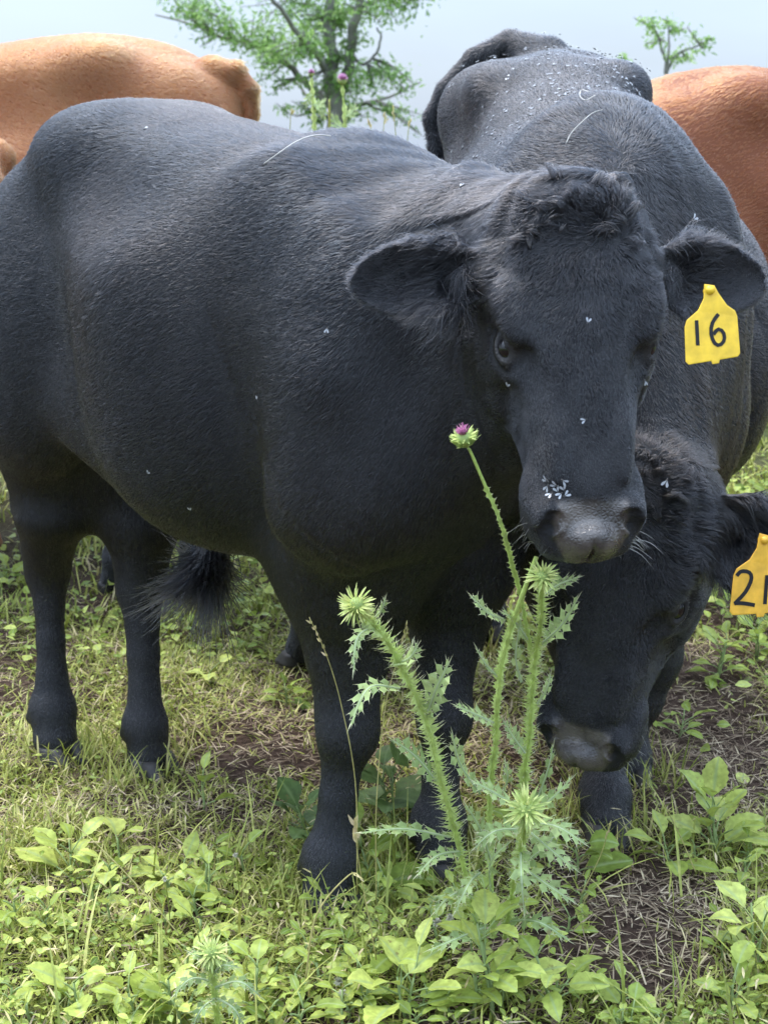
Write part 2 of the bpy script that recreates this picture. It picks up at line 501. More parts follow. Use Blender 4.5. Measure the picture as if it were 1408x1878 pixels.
def build_body(P, name, mats, parent, fine=0.0034, coarse=0.011):
    H0, A, hs = P['H0'], P['A'], P.get('hs', 1.0)
    hp = lambda x, y, z: H0 + hs * (A[0] * x + A[1] * y + A[2] * z)
    pts = [hp(x, y, z) for x in (-.08, .56) for y in (-.14, .14) for z in (.05, -.23)]
    hlo, hhi = np.min(pts, 0), np.max(pts, 0)
    ear_pts = [hp(*e) for e in P['ear_tips']]
    lo = np.minimum(hlo, np.min(ear_pts, 0)) - .04; hi = np.maximum(hhi, np.max(ear_pts, 0)) + .04
    lo = np.minimum(lo, V(-1.35, -.48, -.02)); hi = np.maximum(hi, V(.42, .48, 1.6))
    F = Field(*[grid_axis(lo[j], hi[j], coarse, hlo[j], hhi[j], fine) for j in range(3)])
    F.loft(V(0, 0, 0), np.eye(3), P['trunk'], k=.02, p=P.get('pw', 2.15))
    T = {r[0]: r for r in P['trunk']}
    z0 = P.get('dz', 0.0)
    for s in (1, -1):
        hx, hy, hz = P.get('hook', (-.74, .185, 1.235))
        F.ell((hx, s * hy, hz), (.08, .045, .05), k=.11)          # hook bone
        px_, py_, pz_ = P.get('pin', (-1.08, .10, 1.17))
        F.ell((px_, s * py_, pz_ + z0), (.05, .04, .05), k=.05)            # pin bone
        tx, ty = P.get('thigh', (-.93, .165))
        F.ell((tx, s * ty, P.get('thigh_z', .95) + z0), P.get('thigh_r', (.19, .115, .29)), k=.09)            # thigh
        sx = P.get('shx', .03)
        F.ell((sx, s * .185, .92 + z0), (.15, .09, .25), k=.07)
        F.ell((sx + .025, s * .185, .74 + z0), (.095, .075, .12), k=.05)              # shoulder
        F.ell((sx + .10, s * .145, .80 + z0), (.08, .075, .13), k=.06)              # point of shoulder
        ho = P.get('hollow', (hx + .19, hy + .125, hz - .09))
        F.ell((ho[0], s * ho[1], ho[2]), (.12, .05, .07), k=.12, mode='sub')  # hollow of the flank
        F.ell((sx - .15, s * .315, .76 + z0), (.03, .055, .19), k=.07, mode='sub')
        gx, gw = P.get('groove', (-.78, .34))
        F.ell((gx, s * (gw + .03), .86), (.035, .07, .30), k=.08, mode='sub')  # in front of the thigh
    F.ell((.14, 0, .72 + z0), (.09, .08, .10), k=.07)                         # brisket
    for c in P.get('extra', ()): getattr(F, c[0])(*[np.array(q_) if isinstance(q_, tuple) else q_ for q_ in c[1:-1]], **c[-1])
    for (a, b, ra, rb, fl, k) in P['neck']: F.cone(a, b, ra, rb, k=k, side=P.get('neck_side', (0, 1, 0)), flat=fl)
    for key in ('fore_r', 'fore_l', 'hind_r', 'hind_l'):
        J = P[key]; hind = key[0] == 'h'
        for i in range(len(J) - 1):
            (a, ra), (b, rb) = J[i], J[i + 1]
            if i == 2:      # slim cannon bone between knee or hock and fetlock
                mm = a * .5 + b * .5; rm = .60 * ra
                F.cone(a, mm, ra * .92, rm, k=.02); F.cone(mm, b, rm, rb, k=.02)
            else: F.cone(a, b, ra, rb, k=.11 if i == 0 else .025)
        if hind:
            hk = J[2][0]; cn = nrm(J[3][0] - hk)
            F.cone(hk + V(-.022, 0, .035), hk + V(-.018, 0, -.02), .026, .03, k=.025)            # point of hock
            F.cone(J[1][0] * .35 + hk * .65 + V(-.04, 0, .02), hk + V(-.025, 0, .03), .018, .018, k=.03)
        else:
            kn = J[2][0]
            F.ell(kn + V(.012, 0, .01), (.040, .050, .055), k=.025)
            F.ell(kn + V(-.03, 0, .03), (.022, .028, .03), k=.02)
        fe = J[3][0]
        for s in (1, -1): F.ell(fe + V(-.045, s * .022, -.025), (.012, .012, .015), k=.015)      # dew claws
        F.cone(fe + V(-.015, 0, 0), fe + V(.008, 0, 0), .032, .030, k=.03)
    # tail
    tl = P['tail']
    for i in range(len(tl) - 1):
        tr = P.get('tail_r', .038); F.cone(tl[i], tl[i + 1], tr - .5 * tr * min(1, i / 4), tr - .5 * tr * min(1, (i + 1) / 4), k=.03 if i == 0 or ('tail_r' in P and i < 2) else .010)
    # ---- head
    tab = np.array(HEAD_TAB) * hs; tab[:, 1] *= P.get('hw', 1.06)
    F.loft(H0, A, tab, k=.05, p=2.5)
    h = hs
    E = lambda c, r, k=.02, mode='add', rot=None: F.ell(hp(*c), V(*r) * h, (A if rot is None else rot @ A), k=k * h, mode=mode)
    def rz_(a):
        c, s = math.cos(a), math.sin(a); return np.array([[c, s, 0], [-s, c, 0], [0, 0, 1.0]])
    E((.0, 0, -.035), (.045, .085, .045), .05)                                # poll dome
    E((.12, 0, -.002), (.13, .085, .018), .05)                                # forehead
    for s in (1, -1):
        E((.160, s * .103, -.006), (.055, .024, .024), .022, rot=rz_(s * -.15))      # brow
        E((.10, s * .108, -.05), (.06, .022, .04), .03)
        E((.225, s * .094, -.085), (.075, .028, .05), .03)                      # cheek
        E((.16, s * .085, -.15), (.09, .03, .06), .04)                          # jaw muscle
        E((.205, s * .120, -.026), (.038, .013, .024), .016, 'sub')              # eye socket
        E((.202, s * .099, -.033), (.034, .0265, .0265), .006)                    # lids
        E((.2035, s * .1195, -.0205), (.0235, .012, .0105), .003, 'sub', rot=np.array([[1, 0, 0], [0, .84 * s, .54], [0, -.54 * s, .84]]))   # opening between the lids
        F.cone(hp(.178, s * .112, -.012), hp(.222, s * .112, -.010), .0035 * h, .0030 * h, k=.006)   # upper lid
        F.cone(hp(.232, s * .100, .004), hp(.315, s * .052, .014), .014 * h, .011 * h, k=.025, mode='sub') # tear groove
        E((.315, s * .108, -.07), (.06, .016, .035), .04, 'sub')                 # hollow of the cheek
        E((.32, s * .050, -.010), (.09, .016, .014), .02)                       # nasal ridge
        E((.458, s * .060, -.030), (.030, .024, .026), .015)                     # wings of the nose
        E((.466, s * .056, -.012), (.013, .017, .012), .006, 'sub', rot=rz_(s * .5))  # nostril
        E((.474, s * .064, -.022), (.012, .014, .016), .006, 'sub')
        E((.488, s * .070, -.036), (.018, .009, .010), .008, 'sub', rot=rz_(s * -.3))
        E((.43, s * .075, -.07), (.045, .016, .035), .02)
        E((.455, s * .083, -.098), (.055, .01, .004), .008, 'sub')              # mouth
    E((.30, 0, -.016), (.10, .03, .012), .03)
    E((.515, 0, -.094), (.012, .055, .004), .006, 'sub')
    E((.470, 0, -.115), (.035, .048, .022), .015)                            # chin
    E((.492, 0, -.046), (.028, .044, .040), .014)
    E((.514, 0, -.040), (.012, .002, .030), .010, 'sub')                            # nose leather
    for s, et, en in P['ears']:
        base = hp(P.get('ear_x', .078), s * .102, -.062)
        dr = nrm(et @ A); nn = nrm(en @ A); nn = nrm(nn - dr * np.dot(nn, dr)); sd = np.cross(nn, dr)
        F.cone(base - dr * .03, base + dr * .03 - nn * .008, .036 * h, .024 * h, k=.035)
        P.setdefault('_ears', []).append((base, dr, sd, nn, P.get('earL', .205) * h))
        F.ear(base + dr * .02, np.array([dr, sd, nn]), P.get('earL', .205) * h, P.get('earW', .060) * h, th=.005, bowl=.030 * h, droop=.0)
    Vt, Fc = F.mesh()
    del F.D
    # folds and muscle unevenness of the hide
    qq = ((Vt - H0) @ A.T) / hs
    hm = np.clip((qq[:, 0] + .02) / .05, 0, 1) * (np.linalg.norm(Vt - H0, axis=1) < .62)
    Nn = normals(Vt, Fc); k1 = np.random.default_rng(4).normal(size=(8, 3)); ph = np.arange(8) * 1.7
    w1 = np.sin(Vt @ (k1 / .10).T + ph).sum(1) / 2.8
    w2 = np.sin(Vt @ (k1 * V(1.6, 1.2, .25) / .040).T + ph).sum(1) / 2.8
    nk = np.clip((Vt[:, 0] + .05) / .15, 0, 1) * np.clip((Vt[:, 2] - .5) / .2, 0, 1)
    Vt = Vt + Nn * ((w1 * .0022 + w2 * (.0006 + .0024 * nk)) * (1 - hm))[:, None]
    # local head coordinates for markings
    q = ((Vt - H0) @ A.T) / hs
    pad = ((q[:, 0] - .432) / .012 + np.minimum(0, (q[:, 2] + .022) * 0)).clip(0, 1)
    wdt = np.interp(q[:, 2], [-.085, -.055, -.03, -.01], [.036, .042, .060, .056])
    pad = pad * ((wdt - np.abs(q[:, 1])) / .008).clip(0, 1) * ((q[:, 2] + .091) / .006).clip(0, 1)
    pad = pad * (q[:, 0] < .56)
    lid = np.zeros(len(Vt))
    for s in (1, -1): lid = np.maximum(lid, np.clip((.031 - np.linalg.norm((q - V(.203, s * .117, -.021)) * V(.9, 1, 1.1), axis=1)) / .006, 0, 1) * .16)
    bare_ = np.maximum(pad, lid)
    o = mesh_obj(name, Vt, Fc, mats, parent, {'bare': bare_})
    return o, Vt, Fc, q, pad

def claw(parent, at, rz, L=.052, Wd=.026, Hh=.038, mats=None):
    """one cloven hoof: two claws side by side"""
    for s in (1, -1):
        mb = MB(); rings = []; k = 14
        for i, t in enumerate((0, .25, .5, .8, 1.0)):
            ring = []
            for j in range(k):
                an = 2 * math.pi * j / k
                cx, cy = math.cos(an), math.sin(an)
                sx = L * (.62 + .38 * (1 - t)) * (1.25 if cx > 0 else .62)
                sy = Wd * (.80 + .20 * (1 - t))
                if cy * s < 0: sy *= .75
                ring.append((cx * sx - .004 * t * 4 + .01, s * Wd * 1.0 + cy * sy - s * .0 + (-s * cx * .006 if cx > 0 else 0), Hh * t - .004))
            rings += ring
        fs = [[i * k + j, i * k + (j + 1) % k, (i + 1) * k + (j + 1) % k, (i + 1) * k + j] for i in range(4) for j in range(k)]
        fs += [list(range(k))[::-1], [4 * k + j for j in range(k)]]
        c, s_ = math.cos(rz), math.sin(rz)
        rings = [(at[0] + c * x - s_ * y, at[1] + s_ * x + c * y, at[2] + z) for x, y, z in rings]
        mb.add(rings, fs)
        mb.build('hoof', mats or M['hoof'], parent)

def std_pose(**kw):
    """an animal standing square, local frame: x forward, y left, origin under the withers"""
    P = dict(trunk=[(-1.14, .02, 1.07, 1.0), (-1.11, .09, 1.14, .92), (-1.02, .18, 1.245, .76), (-.88, .235, 1.315, .62), (-.72, .275, 1.335, .56),
                    (-.55, .315, 1.325, .53), (-.35, .335, 1.295, .52), (-.15, .30, 1.28, .54), (0, .245, 1.275, .57), (.12, .20, 1.21, .60),
                    (.24, .13, 1.08, .66), (.30, .02, .95, .82)])
    P['H0'] = V(.62, 0, 1.22)
    P['A'] = head_frame(V(0, 0, 0), V(.75, 0, -.66), V(.66, 0, .75))
    P['ears'] = [(1, V(.1, 1, -.25), V(.5, .1, .8)), (-1, V(.1, -1, -.25), V(.5, -.1, .8))]
    P['ear_tips'] = [(.1, .3, -.1), (.1, -.3, -.1)]
    P['neck'] = [(V(.0, 0, 1.03), V(.60, 0, 1.10), .24, .12, .72, .08), (V(.16, 0, .80), V(.60, 0, 1.0), .17, .09, .8, .08)]
    for s, nm in ((1, 'l'), (-1, 'r')):
        P['fore_' + nm] = [(V(.03, s * .15, .72), .11), (V(.0, s * .155, .60), .070), (V(.03, s * .15, .36), .045), (V(.02, s * .15, .13), .038), (V(.05, s * .15, .045), .042)]
        P['hind_' + nm] = [(V(-.90, s * .155, .85), .15), (V(-.80, s * .17, .66), .11), (V(-1.0, s * .15, .44), .054), (V(-.96, s * .15, .13), .043), (V(-.92, s * .15, .045), .046)]
    P['tail'] = [V(-1.06, 0, 1.27), V(-1.16, 0, 1.25), V(-1.20, .01, 1.12), V(-1.19, .02, .85), V(-1.17, .02, .55)]
    P.update(kw)
    return P

# ---------------- the bull with tag 16
B_O, B_RZ = V(-.030, 2.515, 0), R(-43.5)
bl = lambda u, v, Y: to_local(W(u, v, Y), B_O, B_RZ)
def dirl(v, rz):
    c, s = math.cos(rz), math.sin(rz); v = np.asarray(v, float)
    return V(c * v[0] + s * v[1], -s * v[0] + c * v[1], v[2])
def face_frame(psi, phi):
    """psi: facing, degrees from straight at -Y towards +X; phi: how steeply the face hangs"""
    f = V(math.sin(R(psi)), -math.cos(R(psi)), 0); l = V(math.cos(R(psi)), math.sin(R(psi)), 0)
    a = f * math.cos(R(phi)) - V(0, 0, 1) * math.sin(R(phi))
    return np.array([a, l, np.cross(a, l)])
poll, bhs = W(1050, 384, 2.09), .895
bA = face_frame(8, 68)
bAl = np.array([dirl(r, B_RZ) for r in bA])
bH0 = to_local(poll, B_O, B_RZ)
bhp = lambda x, y, z: bH0 + bhs * (bAl[0] * x + bAl[1] * y + bAl[2] * z)
bull_pose = std_pose(
    H0=bH0, A=bAl, hs=bhs,
    trunk=[(-1.03, .02, 1.04, .98), (-1.0, .07, 1.09, .93), (-.93, .115, 1.165, .89), (-.84, .145, 1.245, .84), (-.72, .172, 1.325, .78),
           (-.57, .205, 1.35, .70), (-.45, .265, 1.335, .61), (-.30, .312, 1.305, .57), (-.15, .285, 1.28, .575), (0, .22, 1.265, .65), (.10, .17, 1.20, .69),
           (.19, .11, 1.08, .74), (.24, .02, .95, .82)], pw=2.42, shx=.115,
    extra=[('ell', (-.52, -.155, .80), (.10, .05, .09), dict(k=.07)),
           ('ell', (-.02, -.165, 1.13), (.10, .05, .12), dict(k=.08)), ('cone', (.14, -.20, .93), (.08, -.205, .72), .055, .05, dict(k=.07)), ('cone', bl(665, 860, 2.47), bl(645, 1015, 2.47), .115, .112, dict(k=.07)), ('cone', bl(850, 880, 2.62), bl(838, 1000, 2.62), .10, .092, dict(k=.06))],
    hook=(-.58, .135, 1.25), hollow=(-.36, .30, 1.235), groove=(-.50, .30), thigh_z=.92, thigh_r=(.17, .11, .27), thigh=(-.75, .125),
    ears=[(1, V(.06, 1, -.12), V(.15, -.25, 1)), (-1, V(.03, -1, -.10), V(.15, .25, 1))],
    ear_tips=[(.1, .31, -.1), (.1, -.31, -.1)],
    neck=[(V(.02, 0, 1.02), bhp(.05, 0, -.13), .225, .12, .85, .09), (V(.13, -.02, .85), bhp(.15, 0, -.15), .17, .10, .9, .09),
          (V(.12, -.05, .76), bhp(.2, -.0, -.16), .13, .06, .9, .08)],
    fore_r=[(bl(645, 1015, 2.47), .112), (bl(638, 1190, 2.46), .066), (bl(634, 1345, 2.45), .048), (bl(606, 1575, 2.42), .041), (bl(600, 1640, 2.40), .046)],
    fore_l=[(bl(838, 1000, 2.62), .092), (bl(822, 1160, 2.62), .062), (bl(812, 1320, 2.58), .046), (bl(806, 1510, 2.56), .038), (bl(808, 1570, 2.54), .044)],
    hind_r=[(bl(80, 745, 3.08), .130), (bl(90, 935, 3.06), .066), (bl(88, 1045, 3.14), .048), (bl(98, 1300, 3.10), .040), (bl(102, 1355, 3.08), .046)],
    hind_l=[(bl(240, 820, 3.12), .12), (bl(260, 950, 3.08), .078), (bl(258, 1075, 3.08), .048), (bl(268, 1330, 3.02), .041), (bl(274, 1385, 3.01), .047)],
    pin=(-.94, .08, 1.06),
    tail=[V(-.90, 0, 1.17), V(-1.00, 0, 1.13), V(-1.07, .01, 1.02), V(-1.08, .02, .85), V(-1.07, .02, .5)],
)
bull = empty('bull', B_O, B_RZ)
tag(bull, 'black bull in front with yellow ear tag 16, facing the camera beside the thistle', 'bull')
bull_body = build_body(bull_pose, 'body', M['black_skin'], bull)

# ---------------- the grazing cow with tag 21
G_O, G_RZ = V(.395, 2.86, 0), R(-90)
gl = lambda u, v, Y: to_local(W(u, v, Y), G_O, G_RZ)
gp, ghs = W(1168, 874, 2.47), .985
gA = face_frame(-25, 80)
def roll(A, deg):
    c, s_ = math.cos(R(deg)), math.sin(R(deg))
    return np.array([A[0] * c + A[1] * s_, A[1] * c - A[0] * s_, A[2]])
gA = roll(gA, -8)
gAl = np.array([dirl(r, G_RZ) for r in gA]); gH0 = to_local(gp, G_O, G_RZ)
ghp = lambda x, y, z: gH0 + ghs * (gAl[0] * x + gAl[1] * y + gAl[2] * z)
cow_pose = std_pose(
    H0=gH0, A=gAl, hs=ghs, dz=.03, pw=1.95, hook=(-.80, .16, 1.39),
    trunk=[(-1.14, .02, 1.30, 1.2), (-1.10, .10, 1.43, 1.0), (-1.0, .19, 1.49, .78), (-.88, .24, 1.49, .62), (-.72, .28, 1.46, .55),
           (-.55, .34, 1.40, .48), (-.35, .365, 1.34, .46), (-.15, .33, 1.32, .49), (0, .23, 1.335, .55), (.10, .18, 1.25, .58),
           (.20, .13, 1.08, .62), (.26, .02, .9, .72)],
    earL=.25, extra=[('ell', (-.42, .30, .84), (.32, .12, .27), dict(k=.08)), ('ell', (-1.0, -.15, 1.35), (.13, .115, .115), dict(k=.08)), ('ell', (-1.0, .10, 1.36), (.13, .10, .11), dict(k=.08))],
    ear_x=.025, earW=.082,
    ears=[(1, V(.50, 1, -.12), V(-.3, -.2, 1)), (-1, V(.14, -1, -.25), V(-.1, .2, 1))],
    ear_tips=[(.15, .31, -.15), (.15, -.31, -.15)],
    neck=[(V(.02, 0, 1.08), ghp(.03, 0, -.12), .24, .12, .8, .09), (V(.12, 0, .82), ghp(.12, 0, -.15), .19, .10, .85, .09)],
    fore_r=[(V(.03, -.15, .74), .11), (gl(1100, 1230, 2.84), .075), (gl(1105, 1330, 2.80), .050), (gl(1108, 1460, 2.74), .044), (gl(1110, 1512, 2.70), .046)],
    fore_l=[(V(.0, .13, .74), .11), (gl(1180, 1200, 3.0), .075), (gl(1165, 1280, 3.0), .05), (gl(1150, 1390, 2.98), .044), (gl(1150, 1430, 2.96), .046)],
    hind_r=[(V(-.90, -.155, .85), .15), (V(-.80, -.17, .66), .11), (gl(890, 1010, 4.0), .054), (gl(893, 1120, 3.98), .043), (gl(893, 1150, 3.95), .046)],
    tail=[V(-1.0, .0, 1.49), gl(935, 82, 3.95), gl(870, 108, 3.97), gl(815, 165, 3.97), gl(787, 215, 3.97), gl(800, 275, 3.97), V(-1.14, -.22, 1.0), V(-1.14, -.2, .7)],
)
cow = empty('cow', G_O, G_RZ)
tag(cow, 'black cow behind the tagged 16 bull, head down grazing with yellow ear tag 21', 'cow')
cow_body = build_body(cow_pose, 'body', M['black_skin'], cow)

# ---------------- red cattle share one body
def other(name, x, y, deg, sc, label, cat, grp=None, sz=None):
    o = empty(name, (x, y, float(ground_z(x, y))), R(deg), sc)
    if sz: o.scale = (sc, sc, sz)
    return tag(o, label, cat, grp)
GRP = 'red cattle standing behind the black ones'
red = other('red_cow', -1.71, 5.0, 180, 1.155, 'red cow at upper left with thick tail arching over its rounded rump', 'cow', GRP)
rl = lambda u, v, Y: to_local(W(u, v, Y), V(*red.location), R(180)) / 1.155
red_pose = std_pose(tail=[rl(335, 145, 4.92), rl(388, 130, 4.88), rl(430, 130, 4.85), rl(457, 162, 4.85), rl(462, 205, 4.86), rl(452, 290, 4.86), rl(415, 430, 4.90)], tail_r=.036)
red_body = build_body(red_pose, 'body', M['red_skin'], red, fine=.006, coarse=.014)
def tree_copy(root, new, swap=None):
    for ch in list(C.objects):
        if ch.parent is root:
            c = ch.copy(); C.objects.link(c); c.parent = new
            if swap:
                for sl in c.material_slots:
                    if sl.material and sl.material.name in swap:
                        nm = swap[sl.material.name]; sl.link = 'OBJECT'; sl.material = M[nm]
def herd():
    for (x, y, deg, sc, lab, g) in (
        (-2.235, 4.35, 178, 1.06, 'red cow at the left edge, only the back of its rump showing', GRP),
        (1.76, 4.6, 8, 1.10, 'rust red cow at the right edge behind the grazing black cow', GRP),
        (1.53, 6.6, 0, .95, 'distant red cow almost hidden behind the tail of the grazing cow', GRP)):
        o = other('red_cow', x, y, deg, sc, lab, 'cow', g); tree_copy(red, o, {'red_coat': 'rust_coat', 'red_skin': 'rust_skin'} if deg == 8 else None)
    o = other('black_cow', -.65, 4.33, 132, .88, 'black cow hidden behind the bull, only dark lower legs showing', 'cow')
    tree_copy(red, o, {'red_skin': 'black_skin', 'red_coat': 'black_coat'})
# === HAIR ===
class Waves:
    """smooth vector noise: a sum of random sine waves"""
    def __init__(s, scale, k=10, dim=3):
        s.k = rng.normal(size=(dim, k, 3)) / scale; s.p = rng.uniform(0, 6.28, (dim, k))
        s.a = 1 / math.sqrt(k / 2)
    def __call__(s, P):
        return np.stack([np.sin(P @ s.k[i].T + s.p[i]).sum(1) * s.a for i in range(len(s.k))], 1)

def make_curves(name, pts, rad, mat, parent, tone=None):
    """pts: (n, m, 3) strands; rad: (n, m) or (m,)"""
    n, m = pts.shape[:2]
    hc = bpy.data.hair_curves.new(name)
    hc.add_curves([m] * n)
    hc.attributes['position'].data.foreach_set('vector', np.ascontiguousarray(pts, np.float32).ravel())
    ra = hc.attributes.new('radius', 'FLOAT', 'POINT')
    ra.data.foreach_set('value', np.ascontiguousarray(np.broadcast_to(rad, (n, m)), np.float32).ravel())
    if tone is not None:
        ta = hc.attributes.new('tone', 'FLOAT', 'CURVE'); ta.data.foreach_set('value', np.asarray(tone, np.float32))
    hc.materials.append(mat)
    o = bpy.data.objects.new(name, hc); C.objects.link(o); o.parent = parent
    return o

def smooth01(x, a, b):
    t = np.clip((x - a) / (b - a), 0, 1); return t * t * (3 - 2 * t)

def coat(root, built, P, mat, dens, width, length=1.0, face_dens=2.0, eye_r=.0250, poll_len=1.0, fuzz=1.0):
    _, Vt, Fc, qh, pad = built
    Nv = normals(Vt, Fc)
    H0, A, hs = P['H0'], P['A'], P.get('hs', 1.0)
    ctr = Vt[Fc].mean(1)
    e1 = Vt[Fc[:, 2]] - Vt[Fc[:, 0]]; e2 = Vt[Fc[:, 3]] - Vt[Fc[:, 1]]
    area = np.linalg.norm(np.cross(e1, e2), axis=1) / 2
    q = ((ctr - H0) @ A.T) / hs
    head = smooth01(q[:, 0], -.10, -.02) * (np.abs(q[:, 1]) < .33) * smooth01(-q[:, 2], .34, .24)
    head = head * (q[:, 0] < .58) * ((np.abs(q[:, 1]) < .145) | ((q[:, 2] > -.15) & (q[:, 0] < .2)))
    # facing the viewer: the far side needs fewer strands
    mw = np.array(root.matrix_basis); sc = root.scale[0]
    wp = ctr @ mw[:3, :3].T + mw[:3, 3]; wn = (Nv[Fc].mean(1)) @ mw[:3, :3].T / sc
    vd = V(0, 0, CAM_H) - wp; vd /= np.linalg.norm(vd, axis=1)[:, None]
    fc = (wn * vd).sum(1)
    uu = V(0, 0, CAM_H)
    dep = wp @ _F - CAM_H * _F[2]
    su = (wp[:, 0]) / np.maximum(dep, .1) * FPX + 704
    inv = smooth01(su, -500, -120) * smooth01(-su, -1900, -1520)
    wgt = area * (.22 + .78 * smooth01(fc, -.35, .05)) * (.25 + .75 * inv)
    wgt = wgt * (1 + (face_dens - 1) * head) * (pad[Fc].mean(1) < .35)
    wgt[ctr[:, 2] < .03] = 0
    n = int(wgt.sum() * dens * HAIR)
    cs = np.cumsum(wgt); fi = np.searchsorted(cs, rng.uniform(0, cs[-1], n))
    fi = np.clip(fi, 0, len(Fc) - 1)
    u, v = rng.uniform(size=(2, n, 1))
    a, b, c, d = (Fc[fi, j] for j in range(4))
    bil = lambda X: (X[a] * (1 - u) + X[b] * u) * (1 - v) + (X[d] * (1 - u) + X[c] * u) * v
    p = bil(Vt); nn = bil(Nv); nn /= np.linalg.norm(nn, axis=1)[:, None]
    q = ((p - H0) @ A.T) / hs
    hd = smooth01(q[:, 0], -.06, .02) * smooth01(-np.abs(q[:, 1]), -.165, -.125) * smooth01(-q[:, 2], .30, .22) * (q[:, 0] < .58)
    hd = hd * (1 - smooth01(p[:, 2] * 0 + np.linalg.norm(p - H0, axis=1), .60, .68))
    ear = np.zeros(n)
    for (eb, ed, es, en_, eL) in P['_ears']:
        w_ = p - eb
        ear = np.maximum(ear, smooth01(w_ @ ed, .015, .045) * (np.abs(w_ @ es) < .085) * (np.abs(w_ @ en_) < .055))
    hd = np.maximum(hd, ear)
    # --- which way the coat lies
    low = smooth01(-p[:, 2], -.78, -.52)
    D = np.stack([-1 + .75 * low, 0 * low, -.45 - .9 * low], 1)
    nk = smooth01(p[:, 0], .05, .25)[:, None]
    tw = p - H0; tw = tw / (np.linalg.norm(tw, axis=1)[:, None] + 1e-6)
    D = D * (1 - .5 * nk) + nk * V(-.4, 0, -.7)
    sgn = np.sign(q[:, 1]) + (q[:, 1] == 0)
    # head: from the whorl between the eyes up to the poll, down to the nose, and outward
    wx = q[:, 0] - .032
    hx = np.tanh(wx / .05)
    hy = (q[:, 1] + .025 * Waves(.03)(p)[:, 0]) / .07 * np.where(wx < 0, 1.7, .60 + 1.0 * np.exp(-np.abs(wx) / .05)) 
    side = smooth01(np.abs(q[:, 1]), .09, .12)
    hz = -1.2 * side
    hx = hx * (1 - side) + side * (-.25 + 0 * hx)
    hx = np.where(q[:, 0] > .30, .8 * hx + .3, hx)
    Dh = hx[:, None] * A[0] + hy[:, None] * A[1] + hz[:, None] * A[2]
    De = np.zeros_like(Dh)
    for s_, et, en in P['ears']:
        m = (q[:, 1] * s_) > 0
        dr = nrm(et @ A)
        De[m] = dr + (rng.normal(size=(m.sum(), 3)) * .25)
    D = D * (1 - hd[:, None]) + Dh * hd[:, None]
    D = D * (1 - ear[:, None]) + De * ear[:, None]
    big, mid, small = Waves(.11), Waves(.035), Waves(.012)
    nb, nm, ns = big(p), mid(p), small(p)
    amp = (.085 * (1 - hd) + .19 * hd)[:, None]
    D = D / (np.linalg.norm(D, axis=1)[:, None] + 1e-6)
    D = D + nb * amp + nm * amp * .9 * fuzz + ns * amp * (.5 + .7 * hd[:, None]) * fuzz + rng.normal(size=p.shape) * .08
    ptm = hd * smooth01(-q[:, 0], -.085, -.03) * smooth01(-np.abs(q[:, 1]), -.10, -.06)
    D = D + (nm * .55 + ns * .30) * ptm[:, None]
    T = D - nn * (D * nn).sum(1)[:, None]
    T /= np.linalg.norm(T, axis=1)[:, None] + 1e-6
    # --- length
    L = np.full(n, .0145)
    L = L * (1 - .45 * smooth01(-p[:, 2], -.62, -.40))
    top = smooth01(nn[:, 2], .5, .9) * smooth01(p[:, 0], -.35, -.05)
    L = L * (1 + .6 * top)
    Lh = np.interp(q[:, 0], [-.06, .0, .05, .12, .20, .30, .40, .46], [.024, .022, .017, .014, .010, .008, .005, .004])
    Lh = Lh * (1 + side * .4 * (q[:, 0] < .2))
    pt = hd * smooth01(-q[:, 0], -.055, -.005) * smooth01(-np.abs(q[:, 1]), -.09, -.06)
    L = L * (1 - hd) + Lh * hd
    L = L * (1 + pt * .35 * poll_len * (1 + .8 * nm[:, 0]).clip(.2, 2.2))
    # hair inside the ear is long and hangs
    inner = np.zeros(n)
    for s_, et, en in P['ears']:
        m = ((q[:, 1] * s_) > 0) & (ear > .3)
        eN = nrm(en @ A)
        inner[m] = ((nn[m] @ eN) > .2) * P.get('ear_hang', 1.0) * smooth01(-np.abs(q[m, 1]), -.26, -.18)
    L = L * (1 - ear) + ear * (.013 + .030 * inner * rng.uniform(.2, 1.2, n))
    L = L * length * rng.uniform(.6, 1.15, n) * (1 + .22 * nm[:, 1].clip(-1, 1))
    lift = .11 + (.03 * ns[:, 1] + .03 * nm[:, 2]) * fuzz + .12 * pt * (1 + nm[:, 2]) + .35 * inner * ear + hd * (.09 + .10 * nm[:, 2] + .08 * ns[:, 1])
    lift = np.clip(lift, .06, .8)
    # keep the eyes clear
    ok = np.ones(n, bool)
    for s_ in (1, -1):
        ec = V(.203, s_ * .119, -.0205)
        ok &= ~(np.linalg.norm((q - ec) * V(1, 1, 1.5), axis=1) < eye_r)
    ok &= ~((q[:, 0] > .45) & (q[:, 0] < .50) & (np.abs(np.abs(q[:, 1]) - .062) < .016) & (q[:, 2] > -.045) & (hd > .5))
    # hooves
    sag = V(0, 0, -1)
    Lc = L[:, None]; lf = lift[:, None]
    droop = (.30 * ear * inner + .12 * pt)[:, None] * sag
    p1 = p + (T * .55 + nn * lf * .6 + droop * .2) * Lc
    jit = rng.normal(size=p.shape) * .10
    p2 = p + (T * 1.05 + nn * (lf * .45) + jit + droop) * Lc
    p0 = p - nn * .001
    pts = np.stack([p0, p1, p2], 1)[ok]
    br = Waves(.22)(p)[:, 0]
    tone = (rng.uniform(0, .35, n) + .40 * (br - .35).clip(0, 1.5) * smooth01(-p[:, 2], -1.15, -.9) * (1 - hd) + .10 * nb[:, 0] * (1 - hd)).clip(0, 1)[ok]
    w = width * np.where(hd > .5, .72, 1.0)[ok]
    rad = w[:, None] * np.array([1.0, .85, .12])[None, :]
    o = make_curves('coat', pts, rad, mat, root, tone)
    return o

